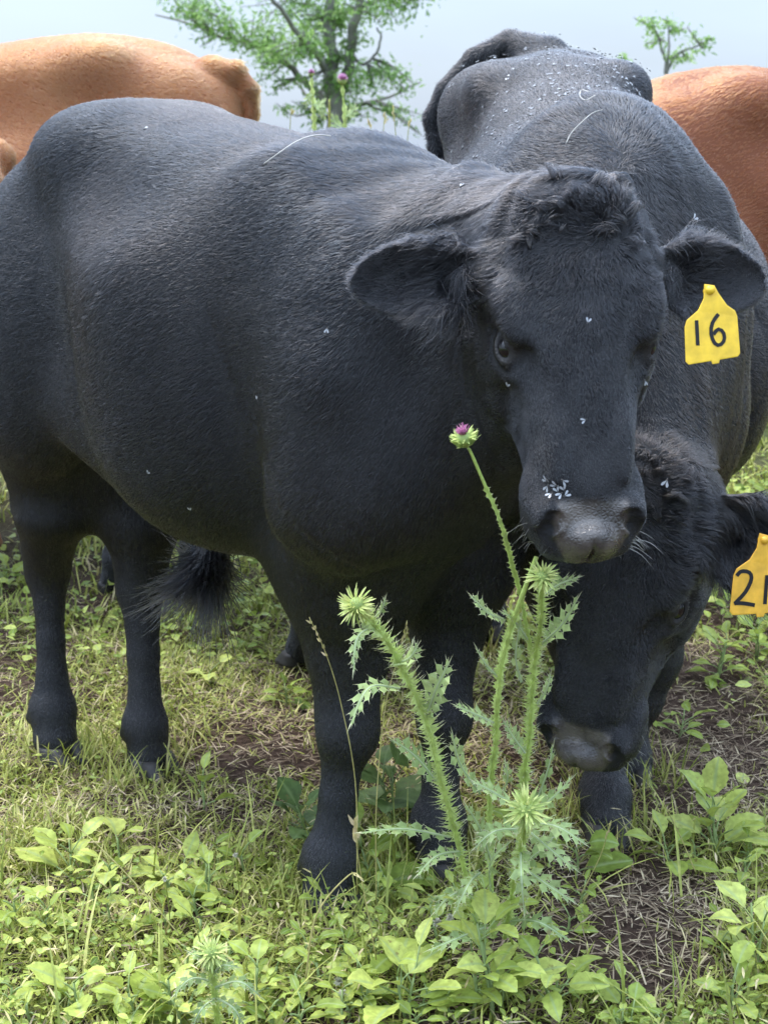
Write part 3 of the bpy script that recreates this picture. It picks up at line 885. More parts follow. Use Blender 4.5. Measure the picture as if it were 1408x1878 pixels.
def eyes_and_hooves(root, P, hoof=True):
    H0, A, hs = P['H0'], P['A'], P.get('hs', 1.0)
    for s in (1, -1):
        me = bpy.data.meshes.new('eye')
        import bmesh
        bm = bmesh.new(); bmesh.ops.create_uvsphere(bm, u_segments=32, v_segments=20, radius=.0215 * hs); bm.to_mesh(me); bm.free()
        for f in me.polygons: f.use_smooth = True
        me.materials.append(M['eye'])
        o = bpy.data.objects.new('eye', me); C.objects.link(o); o.parent = root
        o.location = H0 + hs * (A[0] * .203 + A[1] * s * .0995 + A[2] * -.0335)
    if hoof:
        for key in ('fore_r', 'fore_l', 'hind_r', 'hind_l'):
            f = P[key][-1][0]
            claw(root, V(f[0] + .012, f[1], 0), P.get('claw_rz', 0.0))

b_fur = coat(bull, bull_body, bull_pose, M['black_coat'], 125000, .00047, face_dens=2.6, fuzz=.65)
c_fur = coat(cow, cow_body, cow_pose, M['black_coat'], 80000, .00065, face_dens=2.4, fuzz=.7)
r_fur = coat(red, red_body, red_pose, M['red_coat'], 110000, .0010, length=1.3, fuzz=.25)
for o_, P_ in ((bull, bull_pose), (cow, cow_pose), (red, red_pose)): eyes_and_hooves(o_, P_)
herd()
# === GROUND ===
def gp_(u, v, z=0.0):
    """ground point under photo pixel u,v"""
    d = _F + V(1, 0, 0) * (u - 704) / FPX - _U * (v - 939) / FPX
    t = (z - CAM_H) / d[2]
    return V(0, 0, CAM_H) + d * t

def blob(x, y, u, v, ru, rv):
    c = gp_(u, v)[:2]; ex = abs(gp_(u + ru, v)[0] - c[0]); ey = abs(gp_(u, v - rv)[1] - c[1])
    return np.exp(-(((x - c[0]) / ex) ** 2 + ((y - c[1]) / ey) ** 2))

def bare(x, y):
    """how worn the sward is: 1 = bare earth"""
    b = 0
    for (u, v, ru, rv, w) in ((1215, 1690, 150, 95, 1.3), (1330, 1380, 150, 110, 1.0), (1190, 1800, 90, 50, .8), (1130, 1560, 90, 40, .6), (620, 1400, 220, 60, .45),
                              (430, 1510, 140, 35, .6), (180, 1490, 180, 30, .5), (490, 1330, 100, 40, .4), (380, 1430, 110, 30, .25), (310, 1570, 70, 25, .8), (60, 1640, 60, 40, .6),
                              (900, 1330, 120, 90, .6), (160, 1060, 120, 25, .5), (370, 1050, 90, 20, .5), (800, 1640, 70, 40, .5)):
        b = b + w * blob(x, y, u, v, ru, rv)
    return np.clip(b, 0, 1)

def axis(lo, hi, c0, c1, h, g):
    a = [c0]
    while a[-1] < c1: a.append(a[-1] + h)
    st = h
    while a[-1] < hi: st *= g; a.append(a[-1] + st)
    b = [c0]; st = h
    while b[-1] > lo: st *= g; b.append(b[-1] - st)
    return np.array(b[::-1][:-1] + a)

gw1, gw2 = Waves(.10), Waves(.03)
def bumps(x, y):
    P = np.stack([x, y, 0 * x], -1).reshape(-1, 3)
    fade = np.clip(1 - (np.hypot(P[:, 0], P[:, 1]) - 6) / 3, 0, 1)
    return ((gw1(P)[:, 0] * .006 + gw2(P)[:, 0] * .004) * fade).reshape(np.shape(x))
def gz(x, y):
    return ground_z(x, y) * np.clip(1.2 - np.hypot(x, y) / 900, 0, 1) + bumps(np.asarray(x, float), np.asarray(y, float))

gx_ = axis(-1400, 1400, -2.2, 2.2, .025, 1.13); gy_ = axis(-200, 1600, 1.3, 7.0, .025, 1.13)
X, Y = np.meshgrid(gx_, gy_, indexing='ij')
Z = gz(X, Y)
nx, ny = X.shape
idg = np.arange(nx * ny).reshape(nx, ny)
gf = np.stack([idg[:-1, :-1], idg[1:, :-1], idg[1:, 1:], idg[:-1, 1:]], -1).reshape(-1, 4)
m, nt, out = new_mat('soil_and_turf')
b = N(nt, 'ShaderNodeBsdfPrincipled', Roughness=.95)
b.inputs['Specular IOR Level'].default_value = .15
tc = N(nt, 'ShaderNodeTexCoord')
n1 = N(nt, 'ShaderNodeTexNoise', Scale=38.0, Detail=8.0, Roughness=.7); n2 = N(nt, 'ShaderNodeTexNoise', Scale=4.0, Detail=5.0)
for n in (n1, n2): nt.links.new(tc.outputs['Object'], n.inputs['Vector'])
r1 = ramp(nt, [(.3, (.022, .014, .010)), (.5, (.060, .038, .027)), (.72, (.12, .085, .060))])
r2 = ramp(nt, [(.3, (.035, .050, .015)), (.55, (.075, .10, .03)), (.75, (.13, .13, .05))])
nt.links.new(n1.outputs['Fac'], r1.inputs[0]); nt.links.new(n1.outputs['Fac'], r2.inputs[0])
mx = N(nt, 'ShaderNodeMixRGB'); at = attr(nt, 'green')
nt.links.new(at.outputs['Fac'], mx.inputs[0]); nt.links.new(r1.outputs[0], mx.inputs[1]); nt.links.new(r2.outputs[0], mx.inputs[2])
nt.links.new(mx.outputs[0], b.inputs['Base Color'])
bp = N(nt, 'ShaderNodeBump', Strength=.9, Distance=.012)
nt.links.new(n1.outputs['Fac'], bp.inputs['Height']); nt.links.new(bp.outputs[0], b.inputs['Normal'])
nt.links.new(b.outputs[0], out.inputs[0])
green = smooth01(np.hypot(X, Y), 4.0, 7.5).ravel()
ground = mesh_obj('ground', np.stack([X, Y, Z], -1).reshape(-1, 3), gf, m, None, {'green': green})
tag(ground, kind='structure')

# ------------------------------------------------------------------ leaves and blades
def leaf_mat(name, stops, trans=.35, rough=.5, rib=None, spec=.35, blotch=True):
    """stops: colour ramp over the per-leaf 'vary' value; rib: paler colour along the midrib"""
    m, nt, out = new_mat(name)
    va = attr(nt, 'vary'); rp = ramp(nt, stops)
    nt.links.new(va.outputs['Fac'], rp.inputs[0])
    col = rp.outputs[0]
    tc = N(nt, 'ShaderNodeTexCoord'); no = N(nt, 'ShaderNodeTexNoise', Scale=90.0, Detail=4.0)
    nt.links.new(tc.outputs['Object'], no.inputs['Vector'])
    mr = N(nt, 'ShaderNodeMapRange'); mr.inputs[1].default_value = .3; mr.inputs[2].default_value = .7; mr.inputs[3].default_value = .75; mr.inputs[4].default_value = 1.2
    nt.links.new(no.outputs['Fac'], mr.inputs[0])
    sc = N(nt, 'ShaderNodeVectorMath', operation='SCALE')
    nt.links.new(col, sc.inputs[0]); nt.links.new(mr.outputs[0], sc.inputs['Scale'])
    col = sc.outputs[0]
    if rib and blotch:          # bitten and browned places on the leaves
        n2 = N(nt, 'ShaderNodeTexNoise', Scale=42.0, Detail=5.0, Roughness=.7); nt.links.new(tc.outputs['Object'], n2.inputs['Vector'])
        m2 = N(nt, 'ShaderNodeMapRange'); m2.inputs[1].default_value = .60; m2.inputs[2].default_value = .68; m2.inputs[4].default_value = .75
        nt.links.new(n2.outputs['Fac'], m2.inputs[0])
        x2 = N(nt, 'ShaderNodeMixRGB'); x2.inputs[2].default_value = (.20, .14, .05, 1)
        nt.links.new(m2.outputs[0], x2.inputs[0]); nt.links.new(col, x2.inputs[1]); col = x2.outputs[0]
    if rib:
        ra = attr(nt, 'rib'); mr = N(nt, 'ShaderNodeMapRange')
        mr.inputs[1].default_value = .0; mr.inputs[2].default_value = .22; mr.inputs[3].default_value = .8; mr.inputs[4].default_value = 0
        nt.links.new(ra.outputs['Fac'], mr.inputs[0])
        mx = N(nt, 'ShaderNodeMixRGB'); mx.inputs[2].default_value = (*rib, 1)
        nt.links.new(mr.outputs[0], mx.inputs[0]); nt.links.new(col, mx.inputs[1]); col = mx.outputs[0]
    b = N(nt, 'ShaderNodeBsdfPrincipled', Roughness=rough)
    b.inputs['Specular IOR Level'].default_value = spec
    t = N(nt, 'ShaderNodeBsdfTranslucent'); ms = N(nt, 'ShaderNodeMixShader'); ms.inputs[0].default_value = trans
    nt.links.new(col, b.inputs['Base Color']); nt.links.new(col, t.inputs[0])
    nt.links.new(b.outputs[0], ms.inputs[1]); nt.links.new(t.outputs[0], ms.inputs[2]); nt.links.new(ms.outputs[0], out.inputs[0])
    return m

OVATE = np.array([.10, .62, .95, 1.0, .86, .58, .05])
LANCE = np.array([.15, .7, 1.0, .95, .7, .4, .03])
BLADE = np.array([.8, 1.0, .8, .05])
def leaves(base, D, U, L, Wd, prof=OVATE, fold=.25, curl=.5, wave=0.0, flat=False, serr=0.0):
    """many leaves at once. base (n,3) D along, U upper side. returns verts, faces, rib"""
    base = np.atleast_2d(base).astype(float); n = len(base)
    D = np.broadcast_to(D, (n, 3)).astype(float); U = np.broadcast_to(U, (n, 3)).astype(float)
    D = D / (np.linalg.norm(D, axis=1)[:, None] + 1e-9)
    U = U - D * (U * D).sum(1)[:, None]; U = U / (np.linalg.norm(U, axis=1)[:, None] + 1e-9)
    Sd = np.cross(D, U)
    L = np.broadcast_to(L, (n,)).astype(float); Wd = np.broadcast_to(Wd, (n,)).astype(float); curl = np.broadcast_to(curl, (n,)).astype(float)
    R_ = len(prof); t = np.linspace(0, 1, R_)
    th = curl[:, None] * t[None, :]                      # bends away from U along its length
    seg = 1.0 / (R_ - 1)
    cx = np.concatenate([np.zeros((n, 1)), np.cumsum(np.cos(th[:, :-1]) * seg, 1)], 1)
    cz = -np.concatenate([np.zeros((n, 1)), np.cumsum(np.sin(th[:, :-1]) * seg, 1)], 1)
    mid = base[:, None] + D[:, None] * (cx * L[:, None])[..., None] + U[:, None] * (cz * L[:, None])[..., None]
    if flat:
        w = (prof[None] * Wd[:, None])[..., None]
        vt = np.stack([mid - Sd[:, None] * w, mid + Sd[:, None] * w], 2)      # n,R,2
        k = 2
    else:
        pr = prof[None] * (1 + serr * np.where(np.arange(R_) % 2, 1, -1))[None]
        w = (pr * Wd[:, None])[..., None]
        wv = wave * np.sin(t * 9)[None, :, None] * Wd[:, None, None]
        up = U[:, None] * (w * fold + wv)
        dn = U[:, None] * (w * fold - wv)
        vt = np.stack([mid - Sd[:, None] * w + up, mid, mid + Sd[:, None] * w + dn], 2)
        k = 3
    vt = vt.reshape(-1, 3)
    i0 = (np.arange(n) * R_ * k)[:, None, None]
    r = (np.arange(R_ - 1) * k)[None, :, None]; c = np.arange(k - 1)[None, None, :]
    a = i0 + r + c
    F = np.stack([a, a + 1, a + 1 + k, a + k], -1).reshape(-1, 4)
    rib = np.tile(np.array([1, 0, 1.0]) if k == 3 else np.array([1, 1.0]), n * R_)
    return vt, F, rib, R_ * k

class LB:
    """collects leaf arrays"""
    def __init__(s): s.v = []; s.f = []; s.r = []; s.a = []; s.n = 0; s.m = []
    def add(s, base, D, U, L, Wd, vary=.5, mi=0, **kw):
        v, f, r, per = leaves(base, D, U, L, Wd, **kw)
        nl = len(v) // per
        s.v.append(v); s.f.append(f + s.n); s.r.append(r); s.n += len(v)
        s.a.append(np.repeat(np.broadcast_to(vary, (nl,)), per)); s.m.append(np.full(len(f), mi))
    def build(s, name, mats, parent=None):
        return mesh_obj(name, np.concatenate(s.v), np.concatenate(s.f), mats, parent, {'vary': np.concatenate(s.a), 'rib': np.concatenate(s.r)}, True, np.concatenate(s.m))

M['grass'] = leaf_mat('grass_blades', [(0, (.13, .17, .03)), (.35, (.29, .33, .06)), (.6, (.48, .49, .13)), (.8, (.58, .51, .23)), (1, (.62, .51, .31))], .3, .45)
M['litter'] = leaf_mat('dry_litter', [(0, (.07, .042, .028)), (.5, (.26, .19, .12)), (1, (.58, .48, .32))], .1, .7)
M['weed'] = leaf_mat('weed_leaf', [(0, (.13, .21, .03)), (.5, (.33, .42, .075)), (1, (.56, .62, .16))], .35, .5, rib=(.36, .46, .2))
M['darkweed'] = leaf_mat('dark_weed_leaf', [(0, (.06, .11, .03)), (1, (.17, .25, .07))], .3, .5, rib=(.2, .28, .1))
M['thistle_leaf'] = leaf_mat('thistle_leaf', [(0, (.20, .29, .10)), (1, (.44, .54, .22))], .25, .55, rib=(.50, .58, .38))
M['thistle_stem'] = leaf_mat('thistle_stem', [(0, (.28, .38, .08)), (.6, (.48, .60, .16)), (1, (.60, .70, .28))], .15, .5)
M['spine'] = leaf_mat('spine', [(0, (.42, .48, .24)), (1, (.66, .66, .42))], .2, .45)
M['bract'] = leaf_mat('bract', [(0, (.22, .32, .09)), (.6, (.46, .56, .18)), (1, (.72, .75, .30))], .3, .5)
M['floret_pale'] = leaf_mat('floret_pale', [(0, (.60, .25, .48)), (1, (.80, .48, .70))], .4, .5)
M['floret'] = leaf_mat('floret', [(0, (.42, .10, .26)), (1, (.68, .33, .50))], .4, .5)

def scatter(n, x0, x1, y0, y1, keep=None):
    x = rng.uniform(x0, x1, n); y = rng.uniform(y0, y1, n)
    if keep is not None:
        k = rng.uniform(size=n) < keep(x, y); x, y = x[k], y[k]
    return x, y
clump_w = Waves(.16)
def lush(x, y):
    P = np.stack([x, y, 0 * x], 1)
    c = clump_w(P)[:, 0] * .35 + .55
    return np.clip(c, .08, 1) * (1 - .88 * bare(x, y))

gb = LB()
x, y = scatter(1500, -.9, .9, 1.9, 2.9, lush)
n = len(x); az = rng.uniform(0, 6.28, n)
gb.add(np.stack([x, y, gz(x, y) + rng.uniform(.01, .09, n)], 1), np.stack([np.cos(az), np.sin(az), rng.normal(-.1, .5, n)], 1), V(0, 0, 1), rng.uniform(.012, .030, n), rng.uniform(.0012, .0024, n), rng.uniform(.7, 1, n), prof=np.array([.2, 1, .8, .05]), flat=True, curl=rng.uniform(.1, .8, n))
def grass_zone(n, x0, x1, y0, y1, L0, L1, w, lean, green_bias):
    x, y = scatter(int(n * GRASS), x0, x1, y0, y1, lush)
    n = len(x); az = rng.uniform(0, 2 * math.pi, n)
    ln = np.clip(rng.normal(lean, .28, n), .05, 1.25)
    D = np.stack([np.cos(az) * np.sin(ln), np.sin(az) * np.sin(ln), np.cos(ln)], 1)
    U = np.stack([-np.cos(az) * np.cos(ln), -np.sin(az) * np.cos(ln), np.sin(ln)], 1) + rng.normal(size=(n, 3)) * .3
    U = -U if False else U
    vary = np.clip(rng.beta(1.6, 2.4, n) * .95 + green_bias + .25 * bare(x, y), 0, 1)
    gb.add(np.stack([x, y, gz(x, y) - .004], 1), D, U, rng.uniform(L0, L1, n) * rng.uniform(.6, 1.2, n), w * rng.uniform(.6, 1.3, n), vary, prof=BLADE, flat=True, curl=rng.uniform(.1, 1.5, n))
grass_zone(64000, -.95, .95, 1.85, 2.75, .022, .07, .0016, .85, .06)
grass_zone(60000, -1.35, 1.35, 2.75, 3.9, .022, .062, .0018, .9, .06)
grass_zone(36000, -2.0, 2.0, 3.9, 6.0, .04, .10, .003, .6, -.02)
grass_zone(26000, -3.4, 3.4, 6.0, 11.0, .06, .14, .006, .5, .0)
# taller blades in tufts along the front
x, y = scatter(1700, -.8, .8, 1.9, 2.6, lambda x, y: lush(x, y) * (.3 + .7 * (clump_w(np.stack([x, y, 0 * x + 3], 1))[:, 1] > .3)))
n = len(x); az = rng.uniform(0, 6.28, n); ln = np.abs(rng.normal(.35, .25, n))
gb.add(np.stack([x, y, gz(x, y)], 1), np.stack([np.cos(az) * np.sin(ln), np.sin(az) * np.sin(ln), np.cos(ln)], 1), np.stack([-np.cos(az), -np.sin(az), .3 + 0 * az], 1),
       rng.uniform(.08, .20, n), rng.uniform(.0012, .0026, n), rng.uniform(.15, .65, n), prof=np.array([.8, 1, .95, .8, .5, .05]), flat=True, curl=rng.uniform(.2, 1.3, n))
for root_, P_ in ((bull, bull_pose), (cow, cow_pose)):      # grass stands up round the hooves
    for key in ('fore_r', 'fore_l', 'hind_r', 'hind_l'):
        fp = P_[key][-1][0]; c_, s_ = math.cos(root_.rotation_euler.z), math.sin(root_.rotation_euler.z)
        wx_, wy_ = root_.location.x + c_ * fp[0] - s_ * fp[1], root_.location.y + s_ * fp[0] + c_ * fp[1]
        n = 130; az = rng.uniform(0, 6.28, n); rr = rng.uniform(.05, .13, n); x = wx_ + np.cos(az) * rr; y = wy_ + np.sin(az) * rr
        a2 = rng.uniform(0, 6.28, n); ln = np.abs(rng.normal(.3, .3, n))
        gb.add(np.stack([x, y, gz(x, y)], 1), np.stack([np.cos(a2) * np.sin(ln), np.sin(a2) * np.sin(ln), np.cos(ln)], 1), np.stack([-np.cos(a2), -np.sin(a2), .3 + 0 * a2], 1),
               rng.uniform(.04, .11, n), rng.uniform(.0012, .0024, n), rng.uniform(.15, .8, n), prof=np.array([.8, 1, .95, .8, .5, .05]), flat=True, curl=rng.uniform(.2, 1.3, n))
tag(gb.build('grass', M['grass']), 'short grazed grass, green mixed with yellowed blades', 'grass', kind='stuff')

lb = LB()
x, y = scatter(60000, -1.3, 1.3, 1.85, 4.2, lambda x, y: .40 + .60 * bare(x, y))
n = len(x); az = rng.uniform(0, 6.28, n); el = rng.normal(.05, .16, n)
lb.add(np.stack([x, y, gz(x, y) + rng.uniform(.001, .014, n)], 1), np.stack([np.cos(az), np.sin(az), el], 1), np.stack([rng.normal(0, .4, n), rng.normal(0, .4, n), np.ones(n)], 1),
       rng.uniform(.012, .06, n), rng.uniform(.0006, .0016, n), rng.beta(1.3, 1.6, n), prof=BLADE, flat=True, curl=rng.uniform(-.6, .9, n))
tag(lb.build('straw_litter', M['litter']), 'trampled brown straw and dead stems over dark soil', 'straw', kind='stuff')

# clover and seedling leaves too many to count
cb = LB()
def cover(n, x0, x1, y0, y1, l0, l1, zmax, keep, vr=(.1, 1.0)):
    x, y = scatter(int(n * GRASS), x0, x1, y0, y1, keep)
    n = len(x); az = rng.uniform(0, 6.28, n); el = rng.uniform(-.2, .7, n)
    L = rng.uniform(l0, l1, n)
    cb.add(np.stack([x, y, gz(x, y) + rng.uniform(.002, 1, n) ** 1.5 * zmax], 1), np.stack([np.cos(az), np.sin(az), el], 1), np.stack([rng.normal(0, .35, n), rng.normal(-.15, .35, n), np.ones(n)], 1),
           L, L * rng.uniform(.22, .42, n), rng.uniform(*vr, n), prof=np.array([.12, .8, 1, .7, .05]), curl=rng.uniform(0, .9, n), fold=.2)
front = lambda x, y: lush(x, y) * smooth01(-y, -2.62, -2.25)
cover(12000, -.85, .85, 1.85, 2.7, .007, .021, .06, lambda x, y: front(x, y) * (1 - bare(x, y)))
cover(4500, -1.3, 1.3, 2.5, 4.2, .008, .018, .03, lambda x, y: lush(x, y) ** 2.5)
cover(7000, .35, 1.6, 2.9, 5.5, .018, .045, .10, lambda x, y: lush(x, y) * .9)
cover(5000, -1.8, -.3, 3.6, 6.5, .015, .04, .06, lush)
tag(cb.build('ground_cover', M['weed']), 'small clover and seedling leaves spread through the grass', 'ground cover', kind='stuff')
# ------------------------------------------------------------------ broadleaf weeds, one by one
OV11 = np.interp(np.linspace(0, 1, 13), np.linspace(0, 1, 7), OVATE)
LN11 = np.interp(np.linspace(0, 1, 13), np.linspace(0, 1, 7), LANCE)
def weed(u, v, label, n=7, L=.07, ratio=.33, up=.6, h=.04, mat='weed', tone=.6, group=None, prof=OV11, stems=1, name='broadleaf_weed'):
    p = gp_(u, v); p[2] = float(gz(p[0], p[1])) - .003
    root = empty(name, p); tag(root, label, 'weed', group)
    mb = MB(); tips = []
    for k in range(stems):
        az = rng.uniform(0, 6.28); ln = rng.uniform(.05, .35)
        tip = V(math.cos(az) * math.sin(ln), math.sin(az) * math.sin(ln), math.cos(ln)) * h * rng.uniform(.8, 1.25)
        pts = spline([V(0, 0, 0), tip * .5 + rng.normal(0, .003, 3), tip], 6); tips.append(pts)
        mb.tube(pts, np.linspace(.0028, .0018, 6), 5, .3)
    specs = []
    for i in range(n):
        pts = tips[i % stems]; t = (i // stems + .4) / max(1, math.ceil(n / stems)); at_ = pts[min(5, int(1 + t * 5))]
        az = i * 2.4 + rng.normal(0, .35); el = up * (.25 + .75 * t) + rng.normal(0, .12)
        d = V(math.cos(az) * math.cos(el), math.sin(az) * math.cos(el), math.sin(el))
        pet = L * rng.uniform(.2, .5)
        b = at_ + d * pet + V(0, 0, .15 * pet)
        mb.tube(spline([at_, at_ + d * pet * .5 + V(0, 0, .004), b], 4), .0014, 4, .4)
        specs.append((b, d, L * rng.uniform(.65, 1.15) * (1.1 - .4 * t)))
    mb.build('stem', M[mat], root)
    for b, d, l in specs:
        lf = LB()
        lf.add(b, d, V(0, 0, 1) + rng.normal(0, .25, 3), l, l * ratio * rng.uniform(.7, 1.15), tone + rng.uniform(-.2, .2), prof=prof, fold=rng.uniform(.05, .35), curl=rng.uniform(.2, 1.2), wave=.10, serr=.07)
        lf.build('leaf', M[mat], root)
    return root

for a in (
    (135, 1622, 'large pale weed with toothed oval leaves at the lower left', dict(n=9, L=.085, up=.75, h=.06, tone=.8)),
    (222, 1588, 'pair of broad pale leaves standing over the bare patch at lower left', dict(n=3, L=.075, up=.9, h=.05, tone=.85)),
    (320, 1640, 'small upright weed with three narrow pale leaves, lower left', dict(n=4, L=.06, up=1.1, h=.05, tone=.75, ratio=.27)),
    (365, 1690, 'bushy green weed right of the three leaved one, lower left', dict(n=9, L=.05, up=.9, h=.05, tone=.6)),
    (135, 1850, 'oval leaved weed in the bottom left corner', dict(n=6, L=.07, up=.8, h=.05, tone=.7)),
    (255, 1865, 'broad leaved weed at the bottom edge, left of the low thistle bud', dict(n=8, L=.07, up=.8, h=.06, tone=.7)),
    (375, 1490, 'weed with one tall upright leaf on bare soil before the hind hooves', dict(n=4, L=.06, up=1.3, h=.06, tone=.6)),
    (745, 1865, 'big light green weed at the bottom edge below the tall thistle', dict(n=12, L=.085, up=.9, h=.09, tone=.75, stems=2)),
    (905, 1860, 'tall light green weed at the bottom edge, pointed leaves', dict(n=13, L=.08, up=1.0, h=.12, tone=.8, stems=2, ratio=.30)),
    (1020, 1850, 'light green weed right of the pointed leaved one at the bottom', dict(n=9, L=.075, up=.9, h=.09, tone=.65, stems=2)),
    (1320, 1560, 'bright upright weed with tall leaves beside the grazing muzzle, right side', dict(n=14, L=.085, up=1.15, h=.10, tone=.8, stems=3)),
    (1225, 1585, 'low bright weed left of the tall leaved one, right side', dict(n=7, L=.07, up=.7, h=.05, tone=.65)),
    (1385, 1790, 'pale weed at the right edge above the lower corner', dict(n=11, L=.075, up=1.0, h=.11, tone=.85, stems=2)),
    (1350, 1865, 'lush weed in the bottom right corner', dict(n=9, L=.06, up=.9, h=.06, tone=.7, stems=2)),
    (725, 1535, 'dark weed with big cabbage like leaves between the front legs', dict(n=12, L=.095, up=.95, h=.10, mat='darkweed', tone=.6, ratio=.42, stems=2)),
    (560, 1560, 'dark lobed weed just left of the near foreleg', dict(n=11, L=.07, up=.9, h=.07, mat='darkweed', tone=.55, ratio=.42, stems=2)),
    (690, 1640, 'mid green weed at the foot of the near foreleg', dict(n=8, L=.08, up=1.1, h=.08, tone=.35, ratio=.36)),
    (590, 1690, 'small weed in front of the near front hoof', dict(n=7, L=.045, up=.7, h=.03, tone=.5)),
    (1055, 1620, 'mid green weed with round toothed leaves right of the thistle base', dict(n=6, L=.07, up=.8, h=.06, tone=.4, ratio=.42)),
    (1315, 1250, 'leafy weed clump below the tag numbered 21', dict(n=12, L=.075, up=.9, h=.09, tone=.6, stems=3)),
    (1385, 1215, 'leafy weed at the right edge below the ear tag', dict(n=10, L=.075, up=.9, h=.09, tone=.5, stems=2)),
    (1290, 1115, 'leafy weed just right of the grazing cow cheek', dict(n=12, L=.08, up=.9, h=.11, tone=.55, stems=3)),
    (1245, 1340, 'thin leaved weed right of the grazing cow muzzle', dict(n=8, L=.06, up=.8, h=.05, tone=.45, ratio=.25)),
    (385, 1262, 'pale weed with one folded leaf behind the hind legs', dict(n=4, L=.07, up=.6, h=.03, tone=.95)),
    (525, 1290, 'low weed clump at the far dark leg behind the bull', dict(n=9, L=.06, up=.7, h=.04, tone=.3)),
    (20, 1090, 'weed at the left edge behind the hind leg', dict(n=8, L=.07, up=.8, h=.05, tone=.5)),
    (660, 1850, 'low oval leaved weed at the bottom edge, left of the big light one', dict(n=8, L=.06, up=.8, h=.05, tone=.5)),
    (470, 1860, 'fresh weed at the bottom edge right of the low thistle', dict(n=10, L=.055, up=.9, h=.06, tone=.8, stems=2)),
    (30, 1700, 'weed with drooping leaves at the left edge near the bottom', dict(n=6, L=.06, up=.6, h=.05, tone=.65)),
    (1150, 1865, 'pointed weed at the bottom edge beside the dirt patch', dict(n=7, L=.05, up=.9, h=.05, tone=.6))):
    weed(*a[:3], **a[3])

# smaller seedlings between them: countable but alike
k = 0
while k < 85:
    u, v = rng.uniform(-40, 1448), rng.uniform(1560, 1900)
    p = gp_(u, v)
    if rng.uniform() < bare(p[0], p[1]) * .85: continue
    k += 1
    lab = 'small leafy seedling ' + ('at the bottom edge ' if v > 1800 else 'among the front weeds ' if v > 1690 else 'in the thin grass ') + \
        ('below the hind legs, far left' if u < 260 else 'left of the near front leg' if u < 540 else 'near the front hoof' if u < 760 else 'around the tall thistle' if u < 1080 else 'by the dirt patch' if u < 1290 else 'at the right edge')
    if k <= 12:
        root = weed(u, v, lab, n=int(rng.integers(4, 8)), L=rng.uniform(.03, .05), up=.8, h=rng.uniform(.02, .06), tone=rng.uniform(.4, .9), ratio=rng.uniform(.24, .4), group='small seedlings in the foreground', name='seedling')
        seeds = globals().setdefault('SEEDS', []); seeds.append((root, [c for c in C.objects if c.parent is root]))
    else:
        r0, ch = SEEDS[k % 12]
        r1 = r0.copy(); C.objects.link(r1); r1['label'] = lab; p[2] = float(gz(p[0], p[1])) - .003
        r1.location = p; r1.rotation_euler = (0, 0, rng.uniform(0, 6.28)); r1.scale = (rng.uniform(.7, 1.3),) * 3
        for c in ch:
            c2 = c.copy(); C.objects.link(c2); c2.parent = r1

# ------------------------------------------------------------------ thistles
def spike(mb, b, d, L, w, side, a=.6, mi=0):
    d = nrm(d); s = nrm(np.cross(d, side) + 1e-6)
    s2 = np.cross(d, s)
    mb.add([b + s * w, b - s * w * .5 + s2 * w * .8, b - s * w * .5 - s2 * w * .8, b + d * L], [[0, 1, 3], [1, 2, 3], [2, 0, 3]], a, mi)

def thistle_leaf(parent, base, mid, tip, width, up=V(0, -.6, .6), lobes=6, tone=.5):
    """deeply cut leaf, every lobe twisted and tipped with a pale spine"""
    mb = MB()
    P = spline([base, mid, tip], lobes * 2 + 2); n = len(P)
    ribv = []
    for i in range(n - 2):
        t = i / (n - 2)
        d = nrm(P[i + 1] - P[i]); u_ = nrm(up - d * np.dot(up, d)); s_ = np.cross(d, u_)
        w = width * (math.sin(math.pi * min(1, t * .92 + .10)) ** .7) * (1 - .35 * t)
        for sd in (1, -1):
            o = s_ * sd
            rr = rng.uniform(.8, 1.2)
            s0 = P[i] + o * w * .24; s1 = P[i + 1] + o * w * .24
            if i % 2 == (0 if sd > 0 else 1) or lobes < 4:
                lift = rng.uniform(-.5, .8)
                T = (P[i] + P[i + 1]) / 2 + (o * 1.0 + d * .55 + u_ * lift * .7) * w * rr
                T2 = s1 + (o * .6 + d * .9 - u_ * lift * .3) * w * .55
                T0 = s0 + (o * .7 - d * .1 + u_ * lift * .5) * w * .5
                vs = [P[i], P[i + 1], s1, s0, T, T2, T0]
                mb.add(vs, [[0, 1, 2, 3], [3, 2, 4], [2, 5, 4], [3, 4, 6]], tone + rng.uniform(-.15, .15))
                ribv += [0, 0, .5, .5, 1, 1, 1]
                for q, b_ in ((T, 1.0), (T2, .7), (T0, .7)):
                    c_ = (s0 + s1) / 2
                    spike(mb, q - nrm(q - c_) * .001, nrm(q - c_) + d * .3 + u_ * rng.uniform(-.3, .3), .0055 * b_ + width * .16, .00055, u_, .8, 1)
                    ribv += [1] * 4
            else:
                mb.add([P[i], P[i + 1], s1, s0], [[0, 1, 2, 3]], tone); ribv += [0, 0, .7, .7]
                spike(mb, (s0 + s1) / 2, o + d * .4, .005, .0005, u_, .8, 1); ribv += [1] * 4
    spike(mb, P[-2], P[-1] - P[-2], np.linalg.norm(P[-1] - P[-2]) + .006, .0009, up, .8, 1); ribv += [1] * 4
    nb = len(ribv)
    mb.tube(P[:-1] - nrm(up) * .0008, np.linspace(.0019, .0007, n - 1), 5, .95); 
    v = np.concatenate(mb.v); rib = np.concatenate([np.array(ribv, float), np.zeros(len(v) - nb)])
    return mesh_obj('leaf', v, [i for f in mb.f for i in f], [M['thistle_leaf'], M['spine']], parent, {'vary': np.concatenate(mb.a), 'rib': rib}, False, mb.mi, [len(f) for f in mb.f])

